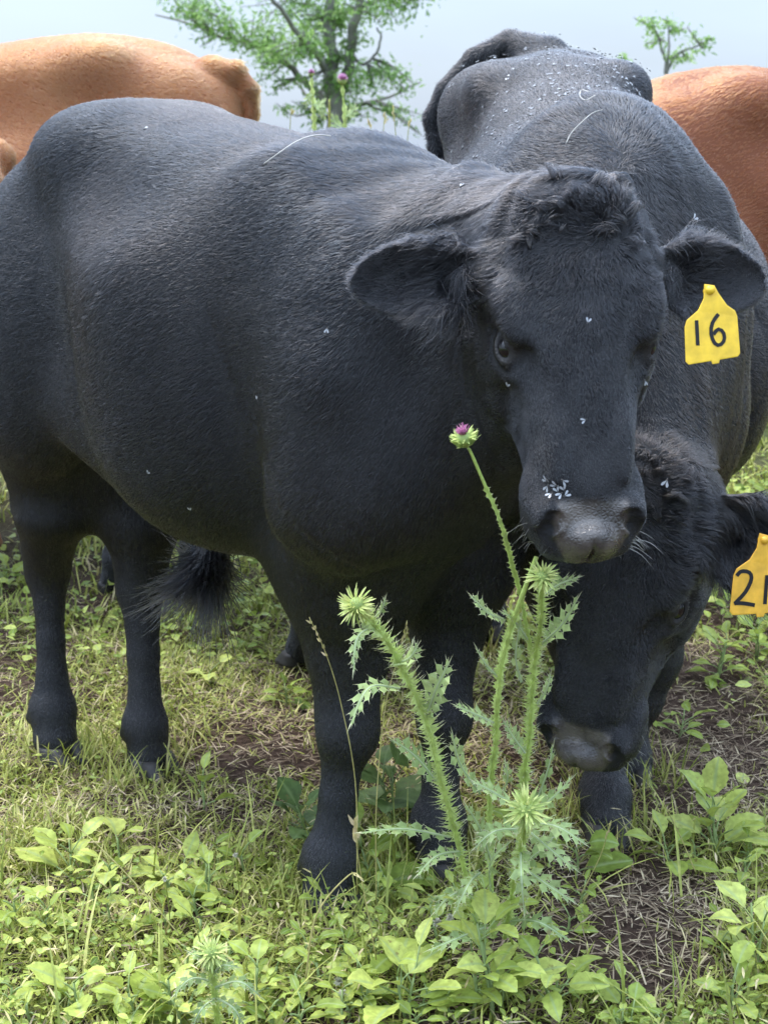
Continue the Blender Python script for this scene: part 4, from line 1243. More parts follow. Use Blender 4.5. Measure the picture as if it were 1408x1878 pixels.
def thistle_stem(parent, pts, r0, r1, wings=.010, step=.006, bare_from=1.1, tone=.5):
    P = spline(pts, 40); mb = MB()
    mb.tube(P, np.linspace(r0, r1, 40) * (1 + .05 * np.sin(np.arange(40) * 1.7)), 8, tone)
    Ln = np.linalg.norm(np.diff(P, axis=0), axis=1).sum(); n = int(Ln / step)
    for i in range(n):
        t = i / n
        if t > bare_from: break
        j = min(38, int(t * 39)); p = P[j] + (P[j + 1] - P[j]) * (t * 39 - j); d = nrm(P[j + 1] - P[j])
        r = r0 + (r1 - r0) * t
        ref = nrm(np.cross(d, V(.3, 1, .2))); ref2 = np.cross(d, ref)
        for q in range(5):
            if rng.uniform() < .25: continue
            an = q * 1.257 + .25 * math.sin(i * .5 + q); o = ref * math.cos(an) + ref2 * math.sin(an)
            w = wings * rng.uniform(.5, 1.3)
            b0 = p + o * r * .8 - d * step * .7; b1 = p + o * r * .8 + d * step * .7
            T = p + o * (r + w) + d * w * rng.uniform(-.1, .7) + np.cross(o, d) * w * rng.uniform(-.4, .4)
            mb.add([b0, b1, T], [[0, 1, 2]], tone + .25)
            spike(mb, T - (T - p) * .05, nrm(T - p) + d * .2, w * .55 + .002, .0004, d, .8, 1)
    return mb.build('stem', [M['thistle_stem'], M['spine']], parent, smooth=False)

def thistle_head(parent, c, axis_, r, flower=False, n=90, name='flower_head', open_=1.0, tone=.6, pink=1.0):
    """globe of narrow spiny bracts; when in flower a tuft of magenta florets on top"""
    ax = nrm(axis_); ref = nrm(np.cross(ax, V(.2, .9, .3))); ref2 = np.cross(ax, ref)
    mb = MB(); m = 12; rings = []
    for i in range(9):
        th = math.pi * i / 8; rr = max(.05, math.sin(th)) * r * .62; z = -math.cos(th) * r * .60
        rings += [c + ax * z + (ref * math.cos(a_) + ref2 * math.sin(a_)) * rr for a_ in np.linspace(0, 2 * math.pi, m, endpoint=False)]
    mb.add(rings, [[i * m + j, i * m + (j + 1) % m, (i + 1) * m + (j + 1) % m, (i + 1) * m + j] for i in range(8) for j in range(m)], .3)
    head = mb.build(name, M['bract'], parent)
    lf = LB(); sp = MB()
    for i in range(n):
        t = (i + .5) / n; th = math.acos(1 - 1.85 * t) if not flower else math.acos(.45 - 1.35 * t)
        az = i * 2.39996 + rng.normal(0, .12)
        o = (ref * math.cos(az) + ref2 * math.sin(az))
        # th measured from the top of the head (0) to its base
        nn = ax * math.cos(th) + o * math.sin(th)
        if flower: d = nn * (.5 + .55 * (1 - t)) + ax * .6 * open_ * (.5 + .5 * t) + rng.normal(0, .10, 3); L = r * rng.uniform(.55, .85)
        else: d = nn * 1.0 + ax * (.35 - .55 * t) * .8; L = r * rng.uniform(.7, 1.1) * (.55 + .6 * math.sin(th))
        lf.add(c + nn * r * .50, d, nn if abs(np.dot(nrm(d), nn)) < .95 else ax, L, r * .085 * rng.uniform(.8, 1.2), tone + rng.uniform(-.25, .3), prof=LANCE, fold=.5, curl=(.7 if flower else .25) * rng.uniform(.2, 1.3))
    lf.build('bract', M['bract'], head)
    if flower:
        fl = MB()
        for i in range(110):
            az = rng.uniform(0, 6.28); q = math.sqrt(rng.uniform()) * .48 * pink
            o = (ref * math.cos(az) + ref2 * math.sin(az)) * q
            b = c + ax * r * .35 + o * r * .7
            fl.tube([b, b + (ax * .35 + o * .35) * r, b + (ax * .55 + o * .9 + rng.normal(0, .08, 3)) * r], [r * .03, r * .025, r * .018], 4, rng.uniform(0, 1), cap=True)
        fl.build('floret', M['floret'], head)
    return head

TY = lambda u, v, Y: W(u, v, Y)
th = empty('thistle', gp_(905, 1740)); th.location.z = float(gz(th.location.x, th.location.y))
tag(th, 'tall spiny thistle in front of the bull, pink flower and three pale green buds', 'thistle')
bpy.context.view_layer.update()
class Off:      # parts are modelled in world space and hung on the plant's own base
    pass
def hang(o, root):
    o.location = -V(*root.location)
base_pts = {'B': (905, 1700), 'C': (935, 1700), 'D': (880, 1710), 'E': (930, 1710)}
n0 = len(C.objects)
# stem with the open flower, then the bitten-off one, the right bud, the left bud, the low bud
sA = [W(u, v, Y) for u, v, Y in ((972, 1190, 2.06), (953, 1087, 2.04), (936, 1027, 2.02), (921, 967, 2.00), (891, 895, 1.99), (864, 832, 1.975), (858, 822, 1.97))]
thistle_stem(th, sA, .0029, .0019, wings=.003, step=.008, bare_from=.66, tone=.45)
sB = [W(u, v, Y) for u, v, Y in ((903, 1715, 2.22), (897, 1504, 2.16), (901, 1415, 2.12), (908, 1368, 2.10), (912, 1283, 2.07), (921, 1210, 2.05), (940, 1142, 2.03), (959, 1087, 2.01), (983, 1022, 2.0))]
thistle_stem(th, sB, .0040, .0033, wings=.006, step=.0075, bare_from=.78, tone=.55)
sC = [W(u, v, Y) for u, v, Y in ((932, 1715, 2.24), (957, 1474, 2.17), (961, 1415, 2.15), (970, 1347, 2.12), (974, 1283, 2.10), (981, 1202, 2.07), (991, 1142, 2.03), (993, 1072, 2.0))]
thistle_stem(th, sC, .0037, .0029, wings=.009, step=.005, tone=.55)
sD = [W(u, v, Y) for u, v, Y in ((878, 1715, 2.20), (840, 1547, 2.13), (823, 1483, 2.10), (806, 1423, 2.08), (789, 1347, 2.06), (767, 1287, 2.04), (737, 1227, 2.02), (708, 1172, 2.0), (669, 1129, 1.99))]
thistle_stem(th, sD, .0042, .0032, wings=.012, step=.0042, tone=.65)
sE = [W(u, v, Y) for u, v, Y in ((925, 1720, 2.2), (945, 1600, 2.08), (962, 1520, 2.0), (965, 1490, 1.96))]
thistle_stem(th, sE, .0036, .0027, wings=.009, step=.006, tone=.6)
hA = thistle_head(th, W(851, 806, 1.965), V(-.22, -.35, 1), .0185, flower=True, n=110, tone=.55, pink=.7)
thistle_head(th, W(994, 1058, 1.975), V(.1, -.75, .8), .0165, n=85, name='bud', tone=.75)
thistle_head(th, W(654, 1111, 1.97), V(-.75, -.55, .35), .0200, n=90, name='bud', tone=.75)
thistle_head(th, W(964, 1484, 1.94), V(.0, -.9, .55), .0225, n=80, name='bud')
for (b, m_, t_, w) in (
    ((690, 1145, 2.0), (655, 1170, 1.97), (647, 1240, 1.95), .010), ((686, 1133, 2.0), (700, 1118, 1.98), (708, 1092, 1.97), .007),
    ((733, 1215, 2.02), (752, 1205, 1.99), (768, 1180, 1.98), .018), ((733, 1262, 2.03), (675, 1262, 1.98), (638, 1340, 1.95), .013),
    ((782, 1312, 2.05), (800, 1262, 2.02), (828, 1205, 2.00), .020), ((800, 1432, 2.08), (760, 1385, 2.04), (712, 1352, 2.0), .017),
    ((826, 1535, 2.12), (740, 1520, 2.05), (650, 1528, 2.0), .012), ((925, 1137, 2.04), (893, 1122, 2.0), (858, 1087, 1.98), .012),
    ((912, 1240, 2.06), (890, 1218, 2.03), (870, 1182, 2.01), .007), ((905, 1325, 2.08), (868, 1308, 2.05), (829, 1291, 2.02), .012),
    ((999, 1090, 2.05), (1028, 1070, 2.03), (1066, 1057, 2.02), .011), ((993, 1180, 2.06), (1030, 1145, 2.03), (1064, 1088, 2.0), .015),
    ((985, 1290, 2.09), (1003, 1262, 2.06), (1010, 1230, 2.05), .008), ((962, 1380, 2.12), (940, 1350, 2.1), (921, 1318, 2.08), .013),
    ((880, 1455, 2.14), (843, 1400, 2.08), (827, 1336, 2.05), .016), ((975, 1490, 2.14), (1003, 1415, 2.1), (1016, 1357, 2.08), .008),
    ((955, 1250, 2.08), (945, 1200, 2.05), (958, 1118, 2.03), .008), ((973, 1180, 2.06), (940, 1135, 2.03), (915, 1120, 2.01), .009),
    ((960, 1500, 2.08), (1005, 1470, 2.02), (1055, 1420, 1.99), .013), ((965, 1510, 2.04), (1020, 1515, 1.98), (1078, 1552, 1.97), .016),
    ((965, 1520, 2.06), (1012, 1560, 2.0), (1062, 1600, 2.0), .014), ((955, 1520, 2.06), (905, 1525, 2.0), (865, 1560, 2.0), .015),
    ((955, 1540, 2.08), (955, 1600, 1.99), (962, 1690, 1.99), .014), ((945, 1580, 2.12), (1000, 1620, 2.03), (1060, 1660, 2.02), .014),
    ((950, 1480, 2.06), (900, 1450, 2.02), (862, 1430, 2.0), .013), ((850, 1560, 2.14), (800, 1570, 2.08), (760, 1610, 2.05), .012),
    ((870, 1640, 2.18), (830, 1640, 2.1), (790, 1680, 2.1), .014), ((900, 1580, 2.16), (880, 1520, 2.1), (850, 1470, 2.07), .016),
    ((935, 1600, 2.17), (990, 1560, 2.1), (1045, 1500, 2.08), .015), ((900, 1640, 2.19), (900, 1580, 2.08), (940, 1540, 2.02), .015),
    ((925, 1690, 2.2), (985, 1690, 2.08), (1050, 1730, 2.08), .015), ((890, 1700, 2.2), (840, 1720, 2.08), (780, 1745, 2.08), .014),
    ((880, 1600, 2.16), (860, 1620, 2.05), (830, 1680, 2.03), .012), ((915, 1460, 2.13), (930, 1430, 2.08), (925, 1390, 2.06), .010)):
    thistle_leaf(th, W(*b), W(*m_), W(*t_), w * 1.25, tone=rng.uniform(.35, .85), lobes=6 if w > .009 else 4)
for o in list(C.objects):
    if o.parent is th: o.location = -V(*th.location)

t2 = empty('thistle', gp_(395, 1880)); tag(t2, 'low thistle at the bottom left with one pale green bud', 'thistle')
thistle_stem(t2, [W(400, 1878, 2.02), W(392, 1800, 1.98), W(388, 1758, 1.96)], .005, .004, wings=.007, step=.006, tone=.5)
thistle_head(t2, W(388, 1748, 1.95), V(0, -.6, 1), .018, n=70, name='bud', tone=.7)
for (b, m_, t_) in (((395, 1800, 1.98), (350, 1795, 1.96), (315, 1830, 1.95)), ((395, 1810, 1.98), (440, 1800, 1.95), (480, 1830, 1.95)), ((395, 1830, 1.99), (370, 1850, 1.95), (350, 1890, 1.95)),
                    ((398, 1830, 1.99), (430, 1850, 1.95), (450, 1890, 1.95)), ((390, 1780, 1.97), (372, 1758, 1.95), (345, 1745, 1.95)), ((392, 1785, 1.97), (410, 1770, 1.95), (440, 1775, 1.95))):
    thistle_leaf(t2, W(*b), W(*m_), W(*t_), .012, tone=.35, lobes=5)
for o in list(C.objects):
    if o.parent is t2: o.location = -V(*t2.location)

# two tall thistles in flower far behind, seen over the bull's back
def far_thistle(lab, u, v, Yd, r, extra):
    p = W(u + 4, 285, Yd); g = V(p[0], Yd, float(gz(p[0], Yd)))
    t = empty('flowering_thistle', g); tag(t, lab, 'thistle')
    top = W(u, v, Yd)
    thistle_stem(t, [g, (g + top) / 2 + V(.03, 0, 0), top], .006, .003, wings=.008, step=.03, tone=.7)
    h = thistle_head(t, top, V(.05, -.3, 1), r, flower=True, n=50, tone=.4)
    fl = MB()
    for i in range(130):
        d = nrm(rng.normal(size=3) + V(0, 0, 1.2)); fl.tube([top + V(0, 0, r * .4), top + V(0, 0, r * .5) + d * r * 1.05], [r * .05, r * .03], 3, rng.uniform(.3, 1))
    fl.build('floret', M['floret_pale'], h)
    for (a_, b_, c_, w) in extra:
        thistle_leaf(t, W(*a_, Yd), W(*b_, Yd), W(*c_, Yd), w, tone=.6, lobes=4)
    for o in list(C.objects):
        if o.parent is t: o.location = -g
far_thistle('distant thistle with a round pink flower against the tree trunk', 628, 150, 5.6, .019, (((632, 215), (645, 205), (655, 190), .03), ((632, 235), (615, 225), (610, 205), .03)))
far_thistle('distant thistle with a smaller pink flower, left of the tree trunk', 571, 137, 5.7, .013, (((574, 190), (590, 200), (596, 225), .03), ((574, 170), (565, 180), (560, 200), .02), ((575, 200), (588, 190), (600, 180), .02)))

# ------------------------------------------------------------------ tall grass stalks, twigs
def stalk(lab, pts, seeds=10, r=.0011, sl=.010, cat='grass stalk', mat='grass', tone=.75, name='grass_stalk'):
    P = spline([W(*p) for p in pts], 24)
    root = empty(name, P[0]); tag(root, lab, cat)
    mb = MB(); mb.tube(P - P[0], np.linspace(r, r * .5, 24), 5, tone); mb.build('stem', M[mat], root)
    if seeds:
        lf = LB()
        for i in range(seeds):
            t = .76 + .24 * i / seeds; q = P[min(23, int(t * 23))] - P[0]; d = nrm(P[-1] - P[-4]) + rng.normal(0, .28, 3)
            lf.add(q, d, V(0, -1, .2), sl * rng.uniform(.7, 1.2), sl * .16, rng.uniform(.7, 1), prof=LANCE, fold=.4, curl=.2)
        lf.build('seed_head', M['grass'], root)
    return root
stalk('tall grass stalk with a tan seed head crossing the near foreleg', [(655, 1640, 2.25), (652, 1440, 2.2), (625, 1290, 2.17), (598, 1200, 2.15), (567, 1132, 2.13)], 14)
stalk('thin stalk with a reddish seed head behind the left thistle stem', [(690, 1660, 2.3), (690, 1480, 2.26), (706, 1300, 2.24), (735, 1190, 2.22), (746, 1138, 2.2)], 9)
stalk('long thin stalk leaning across the lower left corner', [(330, 1715, 2.2), (230, 1600, 2.22), (120, 1500, 2.25), (-20, 1425, 2.3)], 0)
stalk('slender green stalk left of the thistle base with drooping spikelets', [(690, 1760, 2.1), (668, 1640, 2.08), (655, 1560, 2.06), (650, 1500, 2.05)], 8, sl=.018)
stalk('tall straw stalk right of the thistle base', [(1065, 1640, 2.2), (1100, 1570, 2.18), (1120, 1505, 2.16)], 5)
stalk('thin stalk rising over the dirt patch, lower right', [(1275, 1600, 2.35), (1245, 1530, 2.33), (1215, 1470, 2.3)], 0)
stalk('long curved grass blade in front of the near hoof', [(560, 1800, 2.05), (580, 1680, 2.03), (640, 1605, 2.02), (665, 1612, 2.0)], 3, r=.0016)
stalk('dry tan stick lying in the grass, lower left', [(95, 1795, 2.12), (160, 1792, 2.12), (230, 1780, 2.12), (275, 1768, 2.12)], 0, r=.0022, cat='stick', mat='litter', tone=.9, name='dry_stick')
stalk('grey twig lying across the dirt patch, lower right', [(1215, 1702, 2.28), (1255, 1715, 2.27), (1300, 1738, 2.25)], 0, r=.0030, cat='twig', mat='litter', tone=.35, name='twig')
stalk('pale straw stem lying above the grey twig on the dirt', [(1210, 1700, 2.31), (1260, 1706, 2.31), (1310, 1706, 2.31)], 0, r=.0013, cat='stick', mat='litter', tone=1, name='dry_stick')
for i, (u, v, v1) in enumerate(((700, 262, 205), (724, 265, 190), (745, 262, 218), (680, 262, 222), (530, 235, 205), (602, 262, 182))):
    u2 = u + (6, -5, 8, -4, 6, 2)[i]
    stalk(('far weed stalk nearest the tree trunk, right side', 'tallest far weed stalk against the sky by the trunk', 'far weed stalk next to the black tail', 'short far weed stalk over the bull back', 'far weed stalk behind the hanging red tail', 'thick far stalk directly before the tree trunk')[i],
          [(u, 420, 5.5), (u + 2, v, 5.5), (u2, v1, 5.5)], 5, r=.002 if i < 5 else .007, sl=.02, tone=.45)
# pale clover heads
def clover_head(u, v, Y, r=.009):
    c = W(u, v, Y); g = V(c[0], c[1] + .02, float(gz(c[0], c[1])))
    t = empty('clover_flower', g)
    mb = MB(); mb.tube(spline([V(0, 0, 0), (c - g) * .5 + V(.004, 0, 0), c - g], 6), .0009, 4, .3); mb.build('stem', M['grass'], t)
    lf = LB()
    for i in range(40):
        d = nrm(rng.normal(size=3) + V(0, 0, .4)); lf.add(c - g, d, V(0, 0, 1), r, r * .22, rng.uniform(0, 1), prof=LANCE, fold=.3, curl=.2)
    lf.build('blossom', M['petal'], t)
    return t
M['petal'] = leaf_mat('petal', [(0, (.50, .50, .40)), (1, (.66, .62, .52))], .4, .6)
for (u, v, Y, lab) in ((801, 1692, 2.14, 'pale clover head beside the thistle base'), (824, 1684, 2.14, 'small round green white clover head right of the pale one'), (620, 1800, 2.08, 'drooping faded clover head at the bottom centre'),
                       (628, 1822, 2.06, 'faded clover head just under the drooping one'), (303, 1612, 2.25, 'tiny white flower near the bare patch, lower left'), (432, 1568, 2.3, 'tiny white flower above the green weeds, left of the foreleg')):
    tag(clover_head(u, v, Y, .008 if 'tiny' not in lab else .005), lab, 'clover flower')

# ------------------------------------------------------------------ ear tags
M['tag'] = simple('tag_plastic', (.76, .49, .025), .42, .5, .16, 55, .3)
M['tag_orange'] = simple('tag_plastic_worn', (.72, .39, .03), .45, .5, .2, 50, .3)
M['ink'] = simple('marker_ink', (.010, .010, .012), .5, .3)
def stroke(mb, pts, r, yz):
    P = spline(pts, 16); k = len(P)
    d = np.gradient(P, axis=0); d /= np.linalg.norm(d, axis=1)[:, None]; nn = np.stack([-d[:, 1], d[:, 0]], 1)
    a, b = P + nn * r, P - nn * r
    a[0] -= d[0] * 0; vs = [(x, yz, z) for x, z in a] + [(x, yz, z) for x, z in b]
    mb.add(vs, [[i, k + i, k + i + 1, i + 1] for i in range(k - 1)], 0)
def ear_tag(lab, outline, strokes, scale, c, rot, mat, hole):
    t = empty('ear_tag', c); t.rotation_euler = rot; tag(t, lab, 'ear tag')
    O = np.array(outline, float) * scale; n = len(O); ctr = O.mean(0)
    mb = MB(); th_ = .0009
    bend = lambda x, z: -.0000 + 9.0 * x * x * .12
    rings = []
    for (f, y) in ((1.0, th_), (1.0, -th_ * .5), (.965, -th_)):
        rings += [(ctr[0] + (x - ctr[0]) * f, y + bend(x, z), ctr[1] + (z - ctr[1]) * f) for x, z in O]
    fs = [[i * n + j, i * n + (j + 1) % n, (i + 1) * n + (j + 1) % n, (i + 1) * n + j] for i in range(2) for j in range(n)]
    fs.append(list(range(n))[::-1]); fs.append([2 * n + j for j in range(n)])
    mb.add(rings, fs); o = mb.build('tag_plate', mat, t, smooth=False)
    for s_ in strokes:
        mb = MB(); stroke(mb, np.array(s_, float) * scale, .0024 * scale / (1 / 1390), -th_ - .0006)
        vv = mb.v[0]; vv[:, 1] += bend(vv[:, 0], 0)
        mb.build('numeral', M['ink'], t, smooth=False)
    mb = MB(); hx, hz = np.array(hole) * scale
    mb.tube([(hx, -.004, hz), (hx, .012, hz)], .006, 12, 0); mb.build('stud', mat, t)
    return t
O16 = [(-4, 96), (14, 92), (20, 78), (34, 55), (48, 44), (51, 34), (50, -33), (45, -39), (11, -42), (9, -48), (-3, -49), (-5, -43), (-46, -46), (-51, -40), (-47, 22), (-42, 34), (-20, 50), (-8, 70)]
S16 = [[(-25, 32), (-26, 10), (-27, -13)], [(16, 40), (4, 26), (-1, 8), (3, -10), (12, -16), (22, -8), (22, 6), (13, 13), (3, 4)]]
ear_tag('bright yellow ear tag marked 16 hanging from the ear of the front bull', O16, S16, 1 / 1370, W(1304, 618, 2.015), (R(-14), R(-4), R(6)), M['tag'], (5, 84))
S21 = [[(-42, 22), (-34, 30), (-20, 28), (-16, 16), (-26, -6), (-42, -24), (-44, -26)], [(-44, -25), (-28, -25), (-8, -28)], [(12, 24), (11, 0), (10, -26)]]
ear_tag('orange yellow ear tag marked 21 at the right edge, hanging from the grazing cow ear', O16, S21, 1 / 1130, W(1392, 1080, 2.25), (R(-10), R(3), R(8)), M['tag_orange'], (5, 84))

# ------------------------------------------------------------------ flies and stray straws on the cattle
def to_world(root, P):
    mw = np.array(Matrix.Translation(root.location) @ root.rotation_euler.to_matrix().to_4x4())
    return P @ mw[:3, :3].T + mw[:3, 3], mw[:3, :3]
def surf(root, built):
    Vw, R3 = to_world(root, built[1]); Nw = normals(built[1], built[2]) @ R3.T
    dep = (Vw - V(0, 0, CAM_H)) @ _F
    su = Vw[:, 0] / dep * FPX + 704; sv = 939 - ((Vw - V(0, 0, CAM_H)) @ _U) / dep * FPX
    return Vw, Nw, su, sv, dep
SB, SC_ = surf(bull, bull_body), surf(cow, cow_body)
def pick(Sf, u, v):
    Vw, Nw, su, sv, dep = Sf
    fr = ((Nw * (V(0, 0, CAM_H) - Vw)).sum(1) > 0)
    m = np.where((np.hypot(su - u, sv - v) < 12) & fr)[0]
    if len(m) == 0: m = np.where(fr)[0]; j = m[np.argmin(np.hypot(su[m] - u, sv[m] - v))]
    else:
        d0 = dep[m].min(); m = m[dep[m] < d0 + .05]; j = m[np.argmin(np.hypot(su[m] - u, sv[m] - v))]
    return Vw[j], Nw[j]
M['wing'] = simple('fly_wing', (.34, .36, .38), .3, .5)
M['fly'] = simple('fly_body', (.05, .048, .045), .4, .5)
fb = MB()
for (c_, r_, mi) in (((0, 0, .0012), (.0022, .0012, .0011), 0), ((.0024, 0, .0012), (.0008, .0009, .0008), 0)):
    rings = []
    for i in range(5):
        th_ = math.pi * i / 4; rings += [(c_[0] - math.cos(th_) * r_[0], c_[1] + max(.1, math.sin(th_)) * math.cos(a_) * r_[1], c_[2] + max(.1, math.sin(th_)) * math.sin(a_) * r_[2]) for a_ in np.linspace(0, 2 * math.pi, 6, endpoint=False)]
    fb.add(rings, [[i * 6 + j, i * 6 + (j + 1) % 6, (i + 1) * 6 + (j + 1) % 6, (i + 1) * 6 + j] for i in range(4) for j in range(6)], 0, mi)
for s_ in (1, -1):
    fb.add([(.001, s_ * .0004, .0024), (-.002, s_ * .0030, .0028), (-.0042, s_ * .0032, .0026), (-.0044, s_ * .0016, .0026), (-.002, s_ * .0004, .0026)], [[0, 1, 2, 3, 4]], 0, 1)
fly0 = None
def fly(p, n, sc, lab, grp):
    global fly0
    if fly0 is None:
        fly0 = fb.build('fly', [M['fly'], M['wing']]); o = fly0
    else:
        o = fly0.copy(); C.objects.link(o)
    zq = Vector(n).to_track_quat('Z', 'Y')
    o.rotation_mode = 'QUATERNION'
    o.rotation_quaternion = zq @ Matrix.Rotation(rng.uniform(0, 6.28), 3, 'Z').to_quaternion()
    o.location = p + n * (.009 if grp != 'flies clustered on the bull muzzle' else .004); o.scale = (sc,) * 3
    tag(o, lab, 'fly', grp)
    return o
GB = 'flies on the back of the grazing cow'
Vw, Nw, su, sv, dep = SC_
vl = cow_body[1]
m = np.where((Nw[:, 2] > .35) & (vl[:, 0] < .02) & (vl[:, 0] > -1.0) & (((Nw * (V(0, 0, CAM_H) - Vw)).sum(1)) > 0))[0]
wt = np.exp(-((su[m] - 1110) / 105) ** 2 - ((sv[m] - 165) / 60) ** 2) + .45 + .4 * np.exp(-((su[m] - 1190 - (sv[m] - 190)) / 30) ** 2) * (sv[m] < 215)
wt = wt * (sv[m] < 300) * dep[m] ** 2 * .2
for j in rng.choice(m, 240, replace=False, p=wt / wt.sum()):
    fly(Vw[j], Nw[j], rng.uniform(.9, 1.45), 'tiny pale winged fly on the grazing cow, ' + ('beside its tail' if su[j] < 930 else 'high on its rump' if su[j] < 1040 and sv[j] < 160 else 'on the middle of its back' if su[j] < 1130 and sv[j] < 200 else
        'crowded along the right of its back' if sv[j] < 215 else 'lower down behind the shoulder'), GB)
for (u, v) in ((1008, 878), (1018, 884), (1028, 880), (1010, 892), (1020, 898), (1032, 896), (1026, 908), (1036, 906), (1008, 914)):
    fly(*pick(SB, u, v), 1.35, 'pale winged fly in the cluster just above the nose of the front bull', 'flies clustered on the bull muzzle')
for (u, v, lab) in ((1070, 770, 'single pale fly on the middle of the bull nose bridge'), (941, 700, 'pale fly under the bull eye on the left of the picture'), (1170, 702, 'pale fly under the bull eye on the right of the picture'),
                    (1074, 594, 'pale speck of a fly between the bull eyes'), (272, 246, 'pale fly on the loin of the front bull'), (280, 862, 'pale fly low on the flank of the front bull'),
                    (484, 730, 'pale fly on the ribs of the front bull'), (604, 608, 'pale fly on the shoulder behind the bull ear'), (352, 926, 'pale fly on the belly of the front bull'), (850, 352, 'pale fly on the bull neck crest')):
    fly(*pick(SB, u, v), 1.15, lab, None)
for (u, v, lab) in ((1260, 405, 'pale fly on the shoulder of the cow right of the bull poll'), (1222, 885, 'pale fly on the neck of the grazing cow behind the bull nose')):
    fly(*pick(SC_, u, v), 1.9, lab, None)
for (c0, lab) in (((92, 92), 'dark fly on the back of the red cow at upper left'), ((190, 80), 'dark fly above the spine of the red cow at upper left')):
    fly(W(*c0, 5.0) , V(0, -.3, 1), 2.2, lab, None)
M['straw'] = simple('straw', (.42, .40, .36), .6, .4, .2, 80)
def straw_on(Sf, pts, lab, r=.0010):
    P = np.array([pick(Sf, u, v)[0] + pick(Sf, u, v)[1] * .011 for u, v in pts])
    P = spline(P, 20); mb = MB(); mb.tube(P - P[0], r, 5, 0); o = mb.build('straw', M['straw']); o.location = P[0]
    tag(o, lab, 'straw')
straw_on(SB, [(490, 310), (515, 290), (545, 272), (575, 262), (608, 262)], 'pale bent straw lying on the back of the front bull')
straw_on(SC_, [(1042, 270), (1052, 250), (1072, 232), (1088, 218), (1106, 212)], 'pale straw lying on the shoulder of the grazing cow')
straw_on(SC_, [(1082, 180), (1070, 176), (1066, 186), (1076, 194), (1092, 186)], 'curled pale straw among the flies on the grazing cow back')

# sheath hair under the belly
def tuft(root, c, n, L, spread, mat, name='belly_tuft'):
    c = np.asarray(c)
    p = c + rng.normal(size=(n, 3)) * spread
    d = V(-.1, 0, -1) + rng.normal(size=(n, 3)) * .06 + (p - c) * 3
    cl = np.floor(rng.uniform(0, 9, n)).astype(int); cd = rng.normal(size=(9, 3)) * .16; d = d + cd[cl]
    Ls = (L * rng.uniform(.35, 1.1, n))[:, None]
    bnd = rng.normal(size=(n, 3)) * .10 + cd[cl]
    pts = np.stack([p, p + d * Ls * .35, p + (d + bnd * .5) * Ls * .7, p + (d + bnd * 1.6) * Ls], 1)
    make_curves(name, pts, np.broadcast_to(np.array([.0011, .001, .0009, .0003]), (n, 4)), M[mat], root, rng.uniform(0, .5, n))
tuft(bull, bl(392, 985, 2.80), 1900, .12, V(.012, .009, .008), 'black_coat')
# eyelashes, whiskers
def whiskers(root, P, name='whisker'):
    H0, A, hs = P['H0'], P['A'], P['hs']
    n = 60; pts = np.zeros((n, 3, 3))
    for i in range(n):
        s_ = 1 if i % 2 else -1
        b = V(rng.uniform(.42, .50), s_ * rng.uniform(.03, .08), rng.uniform(-.10, -.05)); d = V(.3, s_ * .8, rng.uniform(-.3, .4)) + rng.normal(0, .2, 3)
        L = rng.uniform(.015, .05)
        for k_, q in enumerate((b, b + d * L * .5, b + d * L + V(.01, 0, -.005))): pts[i, k_] = H0 + hs * (A[0] * q[0] + A[1] * q[1] + A[2] * q[2])
    make_curves(name, pts, np.broadcast_to(np.array([.0004, .0003, .0001]), (n, 3)), M['whisker'], root)
M['whisker'] = hair_mat('whisker', (.35, .34, .32), (.4, .4, .4))
whiskers(bull, bull_pose); whiskers(cow, cow_pose)
def forelock(root, built, P, n_l=27):
    H0, A, hs = P['H0'], P['A'], P['hs']; Vt, Fc = built[1], built[2]; Nv = normals(Vt, Fc)
    qh = ((Vt - H0) @ A.T) / hs; out = []
    for i in range(n_l):
        c = V(rng.uniform(-.045, .055), rng.uniform(-.085, .085))
        j = np.argmin((qh[:, 0] - c[0]) ** 2 + (qh[:, 1] - c[1]) ** 2 + (qh[:, 2] < -.08) * 1.0)
        nn = Nv[j]; p = Vt[j]
        d = A[0] * (c[0] - .03) / .05 + A[1] * c[1] / .05 + rng.normal(0, .6, 3); d = nrm(d - nn * np.dot(d, nn))
        sd = np.cross(d, nn); L = rng.uniform(.013, .027); m = int(rng.integers(14, 34)); w = rng.uniform(.003, .007)
        curl = rng.normal(0, .5)
        for k_ in range(m):
            o = (d * rng.normal() + sd * rng.normal()) * w; l = L * rng.uniform(.7, 1.1)
            p0 = p + o - nn * .001; p1 = p + o * .9 + (d * .35 + nn * .42) * l; p2 = p + o * .55 + (d * .75 + nn * .50 + sd * curl * .25) * l; p3 = p + o * .2 + (d * 1.05 + nn * .30 + sd * curl * .7 + A[0] * .15) * l + rng.normal(0, .0008, 3)
            out.append([p0, p1, p2, p3])
    make_curves('forelock', np.array(out), np.broadcast_to(np.array([.0004, .0004, .00035, .0001]), (len(out), 4)), M['black_coat'], root, rng.uniform(0, .6, len(out)))
forelock(bull, bull_body, bull_pose); forelock(cow, cow_body, cow_pose, 18)

